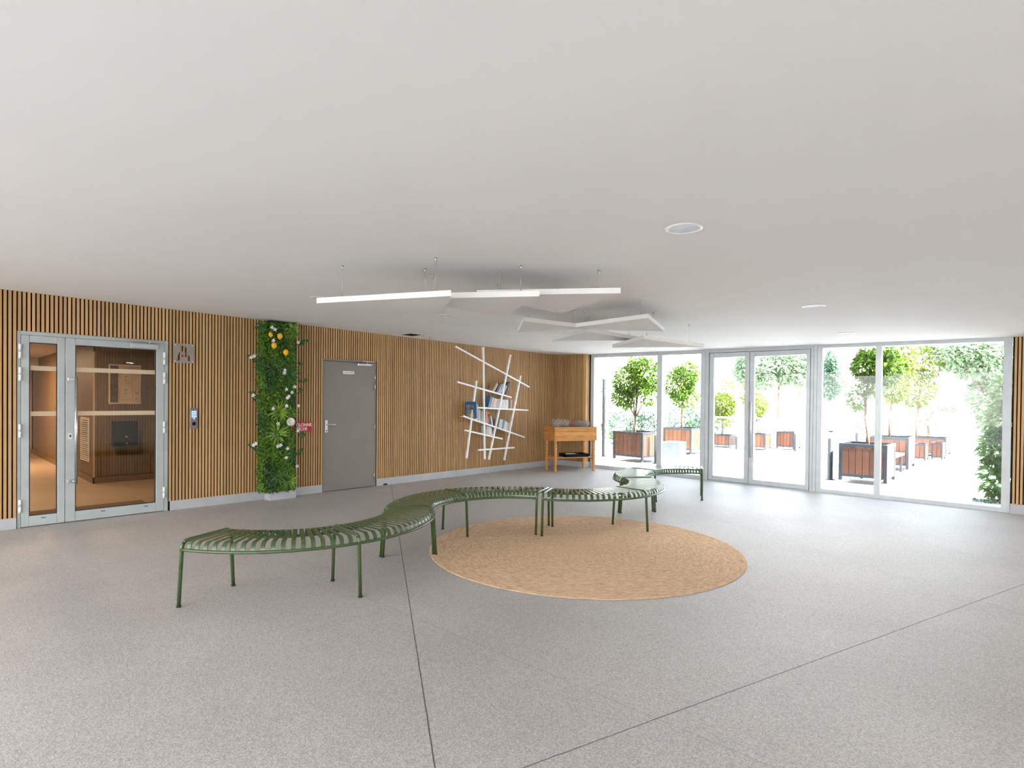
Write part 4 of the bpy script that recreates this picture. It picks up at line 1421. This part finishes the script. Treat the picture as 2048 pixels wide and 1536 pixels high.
def crown_leaves(mb, rnd, c, rad, n, size, shell=0.55, flat=0.0):
    for i in range(n):
        while True:
            v = Vector((rnd.uniform(-1, 1), rnd.uniform(-1, 1), rnd.uniform(-1, 1)))
            if 0.05 < v.length <= 1:
                break
        v = v.normalized() * (v.length ** shell)
        p = Vector((c[0] + v.x * rad[0], c[1] + v.y * rad[1], c[2] + v.z * rad[2]))
        d = Vector((v.x + rnd.uniform(-.8, .8), v.y + rnd.uniform(-.8, .8), v.z * .6 + rnd.uniform(-.9, .5)))
        nrm = Vector((v.x * .6 + rnd.uniform(-.6, .6), v.y * .6 + rnd.uniform(-.6, .6), 0.9))
        s = size * rnd.uniform(0.7, 1.25)
        mb.leaf(p, d, nrm, s, s * 0.42)


def tree(name, label, base, trunk, blobs, leafm, size, seed, tr=0.03, group=None, cat='tree', branches=True):
    """trunk: list of points (relative), blobs: (centre, radii, count)"""
    rnd = random.Random(seed)
    t = thing(name, label, cat, base, 0, group)
    b = MB()
    n = len(trunk)
    b.tube(trunk, [tr * (1 - 0.35 * i / max(1, n - 1)) for i in range(n)], 8)
    top = Vector(trunk[-1])
    if branches:
        for (c, rad, cnt) in blobs:
            e = Vector(c) + Vector((0, 0, rad[2] * 0.35))
            mid = top.lerp(e, 0.5) + Vector((rnd.uniform(-.06, .06), rnd.uniform(-.06, .06), 0.0))
            b.tube([top, mid, e], [tr * 0.6, tr * 0.4, tr * 0.15], 6)
            for q in range(3):
                e2 = Vector(c) + Vector((rnd.uniform(-.7, .7) * rad[0], rnd.uniform(-.7, .7) * rad[1], rnd.uniform(-.3, .7) * rad[2]))
                b.tube([mid, mid.lerp(e2, 0.5) + Vector((0, 0, 0.03)), e2], [tr * 0.35, tr * 0.25, tr * 0.1], 5)
    b.build('trunk', M_BARK, t)
    f = MB()
    for (c, rad, cnt) in blobs:
        crown_leaves(f, rnd, c, rad, cnt, size)
    f.build('foliage', LEAF[leafm], t)
    return t


planter('red brown timber planter with a young tree, outside the left pane', (1.10, 1.63), 0.88, 0.82, 0.72, R(-5))
planter('red brown timber planter with a young tree, beyond the narrow left pane', (0.93, 4.42), 0.90, 0.88, 0.725, R(-5), 6)
planter('dark framed timber planter with a leaning tree, outside the large right window', (5.955, 1.63), 0.757, 0.82, 0.725, R(1.5), 6)
planter('timber planter behind the outdoor bench at right', (5.81, 4.53), 0.80, 0.95, 0.725, R(2), 6)
planter('small low timber planter seen through the left leaf of the glass door', (0.62, 7.63), 0.62, 0.60, 0.40, R(0), 5)
planter('small low timber planter half behind the door handle', (1.75, 7.55), 0.62, 0.62, 0.50, R(5), 5)
planter('washed out low timber planter seen through the right leaf of the glass door', (2.34, 8.25), 0.52, 0.60, 0.56, R(0), 5)
planter('low planter box right of the far bench outside', (5.70, 7.44), 0.24, 0.5, 0.44, R(0), 2)
planter('second low planter box by the path outside', (5.98, 8.0), 0.24, 0.5, 0.46, R(0), 2)
planter('farthest timber planter before the white fence', (5.90, 9.3), 1.05, 0.9, 0.52, R(0), 6)

G_T = 'young trees in the planters'
tree('planter_tree', 'young laurel tree with two stems in the left planter', (0.63, 2.05, 0.62),
     [(0, 0, 0), (0.0, 0.0, 0.2), (0.01, 0, 0.42)],
     [((-0.18, 0, 1.30), (0.36, 0.34, 0.36), 900), ((0.22, 0.05, 1.42), (0.36, 0.34, 0.40), 950), ((-0.30, 0.0, 0.92), (0.28, 0.3, 0.24), 460), ((0.05, 0, 1.70), (0.22, 0.25, 0.22), 280),
      ((0.36, 0, 1.02), (0.2, 0.25, 0.28), 220)], 'tree', 0.125, 11, 0.034, G_T)
tree('planter_tree', 'slim young tree in the planter beyond the narrow left pane', (0.45, 4.80, 0.62),
     [(0, 0, 0), (0.0, 0.0, 0.35), (0.0, 0, 0.58)],
     [((-0.08, 0, 1.30), (0.40, 0.38, 0.46), 1250), ((0.12, 0, 1.56), (0.32, 0.32, 0.36), 700), ((0.05, 0, 0.95), (0.34, 0.3, 0.28), 420)], 'tree', 0.115, 12, 0.036, G_T)
tree('planter_tree', 'little clipped tree seen through the left leaf of the glass door', (0.25, 7.90, 0.33),
     [(0, 0, 0), (0.02, 0, 0.3), (0.0, 0, 0.60)], [((0.02, 0, 0.98), (0.36, 0.34, 0.40), 1500)], 'tree2', 0.11, 13, 0.022, G_T)
tree('planter_tree', 'little yellow green tree beside the handle of the glass door', (1.42, 7.85, 0.42),
     [(0, 0, 0), (0.0, 0, 0.25), (0.02, 0, 0.5)], [((-0.05, 0, 0.90), (0.26, 0.26, 0.42), 750)], 'tree2', 0.10, 14, 0.02, G_T)
tree('planter_tree', 'leaning dark leaved tree in the planter outside the large right window', (5.57, 2.05, 0.62),
     [(0, 0, 0), (0.0, 0, 0.22), (-0.04, 0, 0.5), (-0.05, 0, 0.95)],
     [((0.02, 0, 1.50), (0.27, 0.27, 0.26), 1000), ((0.30, 0, 1.45), (0.24, 0.25, 0.3), 600), ((0.12, 0, 1.78), (0.26, 0.25, 0.16), 420), ((-0.20, 0, 0.92), (0.15, 0.16, 0.22), 220),
      ((0.08, 0.05, 1.16), (0.20, 0.2, 0.16), 220)], 'tree', 0.115, 15, 0.032, G_T)
tree('planter_tree', 'sparse yellow tree in the planter behind the outdoor bench', (5.38, 4.95, 0.62),
     [(0, 0, 0), (0.0, 0, 0.4), (0.02, 0, 0.75)],
     [((0.05, 0, 1.35), (0.34, 0.34, 0.50), 900), ((0.22, 0, 1.75), (0.26, 0.3, 0.36), 460)], 'tree2', 0.12, 16, 0.03, G_T)

# outdoor bench between the right planters
t = thing('outdoor_bench', 'white topped outdoor bench between the two right planters', 'bench', (5.55, 3.45, -0.012), 0)
MB().box((-0.22, -0.98, 0.36), (0.20, 0.98, 0.41), bev=0.006).build('seat', M_WHITE, t)
for (x, y) in ((-0.18, -0.9), (0.15, -0.9), (-0.18, 0.92), (0.15, 0.92)):
    MB().box((x - 0.022, y - 0.022, 0), (x + 0.022, y + 0.022, 0.36), bev=0.003).build('leg', M_DSTEEL, t)
# concrete block
o = MB().box((-0.42, 0, 0), (0, 0.42, 0.53), bev=0.012).build('concrete_block', M_CONC)
o.location = (1.955, 1.80, -0.012)
o.rotation_euler = (0, 0, R(8))
tag(o, 'pale grey cube block on the paving in front of the second planter', 'block')
# bollards
for (x, y, h, lab) in ((4.985, 1.90, 0.93, 'dark bollard lamp left of the leaning tree planter'), (1.325, 1.86, 0.78, 'dark bollard beside the first window mullion, next to the left planter'),
                       (4.90, 4.30, 0.95, 'dark bollard lamp behind the leaning tree planter'), (1.00, 7.3, 0.46, 'short dark post behind the glass door handle at left'),
                       (2.45, 8.05, 0.62, 'short dark post seen through the right leaf of the glass door')):
    t = thing('bollard_lamp', lab, 'bollard', (x, y, -0.012), 0, 'dark bollards on the terrace')
    MB().lathe([(0.0, 0.0), (0.085, 0.0), (0.085, 0.008), (0.05, 0.012), (0.048, h * 0.84), (0.0, h * 0.84)], 20).build('post', M_DSTEEL, t)
    MB().lathe([(0.0, h * 0.84), (0.036, h * 0.84), (0.036, h * 0.98), (0.0, h * 0.98)], 20).build('lamp_glass', M_WHITEP, t)
    MB().lathe([(0.0, h * 0.98), (0.052, h * 0.98), (0.05, h), (0.0, h)], 20).build('cap', M_DSTEEL, t)

# ------------------------------------------------------------------ white fence and far scenery
t = thing('picket_fence', 'white picket fence at the end of the path', 'fence', (5.67, 11.1, -0.012), R(30))
for i in range(26):
    x = i * 0.075
    MB().box((x, -0.008, 0.02), (x + 0.032, 0.008, 0.46 + 0.02 * (i % 2)), bev=0.003).build('picket', M_WHITE, t)
MB().box((-0.05, 0.008, 0.12), (2.0, 0.024, 0.15)).box((-0.05, 0.008, 0.36), (2.0, 0.024, 0.39)).build('rail', M_WHITE, t)

t = thing('wire_fence', 'thin green wire fence in front of the hedge beyond the left planters', 'fence', (-3.0, 8.6, -0.012), R(8))
for i in range(5):
    MB().box((i * 0.95 - 0.015, -0.015, 0), (i * 0.95 + 0.015, 0.015, 1.05)).build('post', mat('green_post', (0.02, 0.10, 0.08), 0.5), t)
m = MB()
for z in (0.1, 0.32, 0.54, 0.76, 0.98):
    m.tube([(-0.2, 0, z), (4.2, 0, z)], 0.003, 4)
m.build('wires', mat('green_wire', (0.02, 0.10, 0.08), 0.5), t)

rnd = random.Random(5)


def shrub(name, label, base, blobs, leafm, size, seed, cat='shrub', group=None, tr=0.03):
    return tree(name, label, base, [(0, 0, 0), (0, 0, 0.25)], blobs, leafm, size, seed, tr, group, cat, True)


shrub('oleander', 'lush oleander bush at the right edge of the large window', (7.52, 1.16, -0.012),
      [((0.02, 0.02, 0.36), (0.27, 0.27, 0.30), 380), ((0.0, 0.0, 0.75), (0.25, 0.25, 0.32), 420), ((0.04, 0.04, 1.18), (0.22, 0.22, 0.32), 360), ((0.08, 0.08, 1.65), (0.2, 0.2, 0.34), 300)], 'olean', 0.15, 21)
o = MB()
for i in range(160):
    p = Vector((rnd.uniform(7.2, 7.75), rnd.uniform(0.75, 1.15), -0.008))
    o.leaf(p, Vector((rnd.uniform(-1, 1), rnd.uniform(-1, 1), 0.5)), Vector((0, 0, 1)), 0.05, 0.025)
o = o.build('ground_ivy', LEAF['hedge'])
tag(o, 'low ground cover growing on the paving at the foot of the oleander', 'ground cover', kind='stuff')
G_F = 'trees and shrubs beyond the terrace'
def uz(u, z):
    return (u * 0.723, u * 0.691, z)


tree('broadleaf_tree', 'large spreading tree filling the top right of the large window', (6.75, 10.7, -0.012),
     [(0, 0, 0), (0.0, 0, 0.9), (-0.05, 0, 1.5)],
     [(uz(-1.15, 2.95), (0.62, 0.62, 0.42), 800), (uz(-0.45, 2.75), (0.70, 0.70, 0.60), 1300), (uz(0.25, 2.55), (0.75, 0.75, 0.80), 1500),
      (uz(0.1, 1.65), (0.60, 0.60, 0.62), 1100), (uz(0.25, 0.95), (0.50, 0.5, 0.45), 700)],
     'far', 0.19, 22, 0.07, G_F)
tree('broadleaf_tree', 'low branching tree behind the white fence', (4.95, 13.1, -0.012),
     [(0, 0, 0), (0.05, 0, 0.5), (0.0, 0, 0.9)], [((0.0, 0, 1.15), (0.75, 0.7, 0.35), 800), ((0.5, 0, 1.6), (0.6, 0.6, 0.4), 500)], 'far', 0.16, 23, 0.05, G_F)
tree('broadleaf_tree', 'yellow leaved tree behind the right planters', (5.2, 9.5, -0.012),
     [(0, 0, 0), (0.0, 0, 0.9), (0.05, 0, 1.5)], [((0.0, 0, 1.9), (0.42, 0.4, 0.55), 800), ((0.15, 0, 2.6), (0.4, 0.4, 0.45), 500)], 'tree2', 0.14, 24, 0.035, G_F)
shrub('hedge_shrub', 'blue green shrub behind the left planter', (-1.0, 4.66, -0.012), [(uz(-0.25, 0.62), (0.55, 0.55, 0.62), 1300), (uz(0.35, 0.6), (0.55, 0.5, 0.5), 1000)], 'hedge', 0.12, 25, group=G_F)
shrub('hedge_shrub', 'bluish flowering shrub behind the second planter', (-0.7, 7.7, -0.012), [(uz(-0.3, 0.65), (0.55, 0.5, 0.62), 1100), (uz(0.35, 0.55), (0.5, 0.5, 0.5), 800)], 'hedge', 0.12, 26, group=G_F)
shrub('hedge_shrub', 'bright green shrub above the second planter, in front of the narrow pane view', (-1.1, 9.9, -0.012), [(uz(-0.3, 0.95), (0.6, 0.6, 0.75), 1000), (uz(0.6, 1.1), (0.5, 0.5, 0.55), 700)], 'tree2', 0.13, 27, group=G_F)
shrub('hedge_shrub', 'thin tall shrub beside the glass screen', (-3.3, 6.6, -0.012), [((0, 0, 1.2), (0.35, 0.4, 1.1), 900)], 'hedge', 0.12, 28, group=G_F)
tree('far_tree', 'distant conifer at the left edge of the right window', (-0.7, 23.5, -0.012), [(0, 0, 0), (0, 0, 1.5), (0, 0, 2.6)],
     [((0, 0, 2.2), (0.42, 0.42, 0.5), 520), ((0, 0, 2.9), (0.34, 0.34, 0.5), 440), ((0.0, 0, 3.6), (0.2, 0.2, 0.5), 260)], 'hedge', 0.28, 29, 0.07, G_F)
tree('far_tree', 'distant broad tree next to the orange roofed house', (-1.0, 26.0, -0.012), [(0, 0, 0), (0, 0, 1.5), (0, 0, 2.0)],
     [((0, 0, 2.7), (0.55, 0.5, 0.6), 700)], 'far', 0.26, 30, 0.07, G_F)
for (x, y, z, rx, rz_, n, sd, lab) in ((-9.6, 36.2, 3.9, 1.5, 1.0, 1300, 31, 'distant hillside tree at the upper left of the right door leaf'),
                                       (-8.1, 37.6, 4.5, 1.4, 1.1, 1400, 32, 'distant hillside tree at the upper middle of the right door leaf'),
                                       (-6.9, 38.8, 4.3, 1.3, 1.2, 1300, 33, 'distant hillside tree at the upper right of the right door leaf'),
                                       (-9.95, 35.4, 4.6, 0.6, 0.9, 500, 34, 'distant slim tree seen through the left leaf of the glass door')):
    tree('far_tree', lab, (x, y, -0.012), [(0, 0, 0), (0, 0, z * 0.4), (0, 0, z * 0.6)],
         [((0, 0, z), (rx, rx * .8, rz_), n), ((rx * .3, 0, z - rz_ * .8), (rx * .8, rx * .6, rz_ * .7), n // 2)], 'far', 0.40, sd, 0.10, G_F)
for (x, y, h, sd, lab) in ((-1.95, 13.4, 2.35, 35, 'yellow green bush seen through the left leaf of the glass door'),
                           (-1.55, 14.6, 2.2, 36, 'second yellow green bush seen through the left leaf of the glass door'),
                           (-0.95, 14.4, 1.55, 37, 'yellow green bush behind the upper part of the door handle')):
    tree('far_tree', lab, (x, y, -0.012), [(0, 0, 0), (0, 0, h * 0.4), (0, 0, h * 0.6)], [((0, 0, h * 0.82), (0.32, 0.32, h * 0.2), 500)], 'tree2', 0.13, sd, 0.03, G_F)

t = thing('street_lamp', 'white street lamp with curved arm far beyond the glass door', 'street lamp', (-7.1, 40.2, -0.012), 0)
MB().tube([(0, 0, 0), (0, 0, 3.3), (-0.08, 0, 3.75), (-0.4, 0, 3.95)], 0.06, 8).build('pole', M_WHITE, t)
MB().box((-1.05, -0.12, 3.92), (-0.35, 0.12, 4.06), bev=0.04).build('lamp_head', M_WHITE, t)
t = thing('house', 'distant white house with an orange tiled roof', 'house', (-2.3, 32.6, -0.012), R(-35))
MB().box((-0.8, -0.5, 0), (0.8, 0.5, 2.75)).build('wall', M_KERB, t)
MB().add([(-0.9, -0.6, 2.75), (0.9, -0.6, 2.75), (0.9, 0.6, 2.75), (-0.9, 0.6, 2.75), (-0.9, 0, 3.15), (0.9, 0, 3.15)],
         [(0, 1, 5, 4), (2, 3, 4, 5), (0, 4, 3), (1, 2, 5), (3, 2, 1, 0)]).build('roof', mat('orange_tile', (0.62, 0.20, 0.08), 0.8), t)
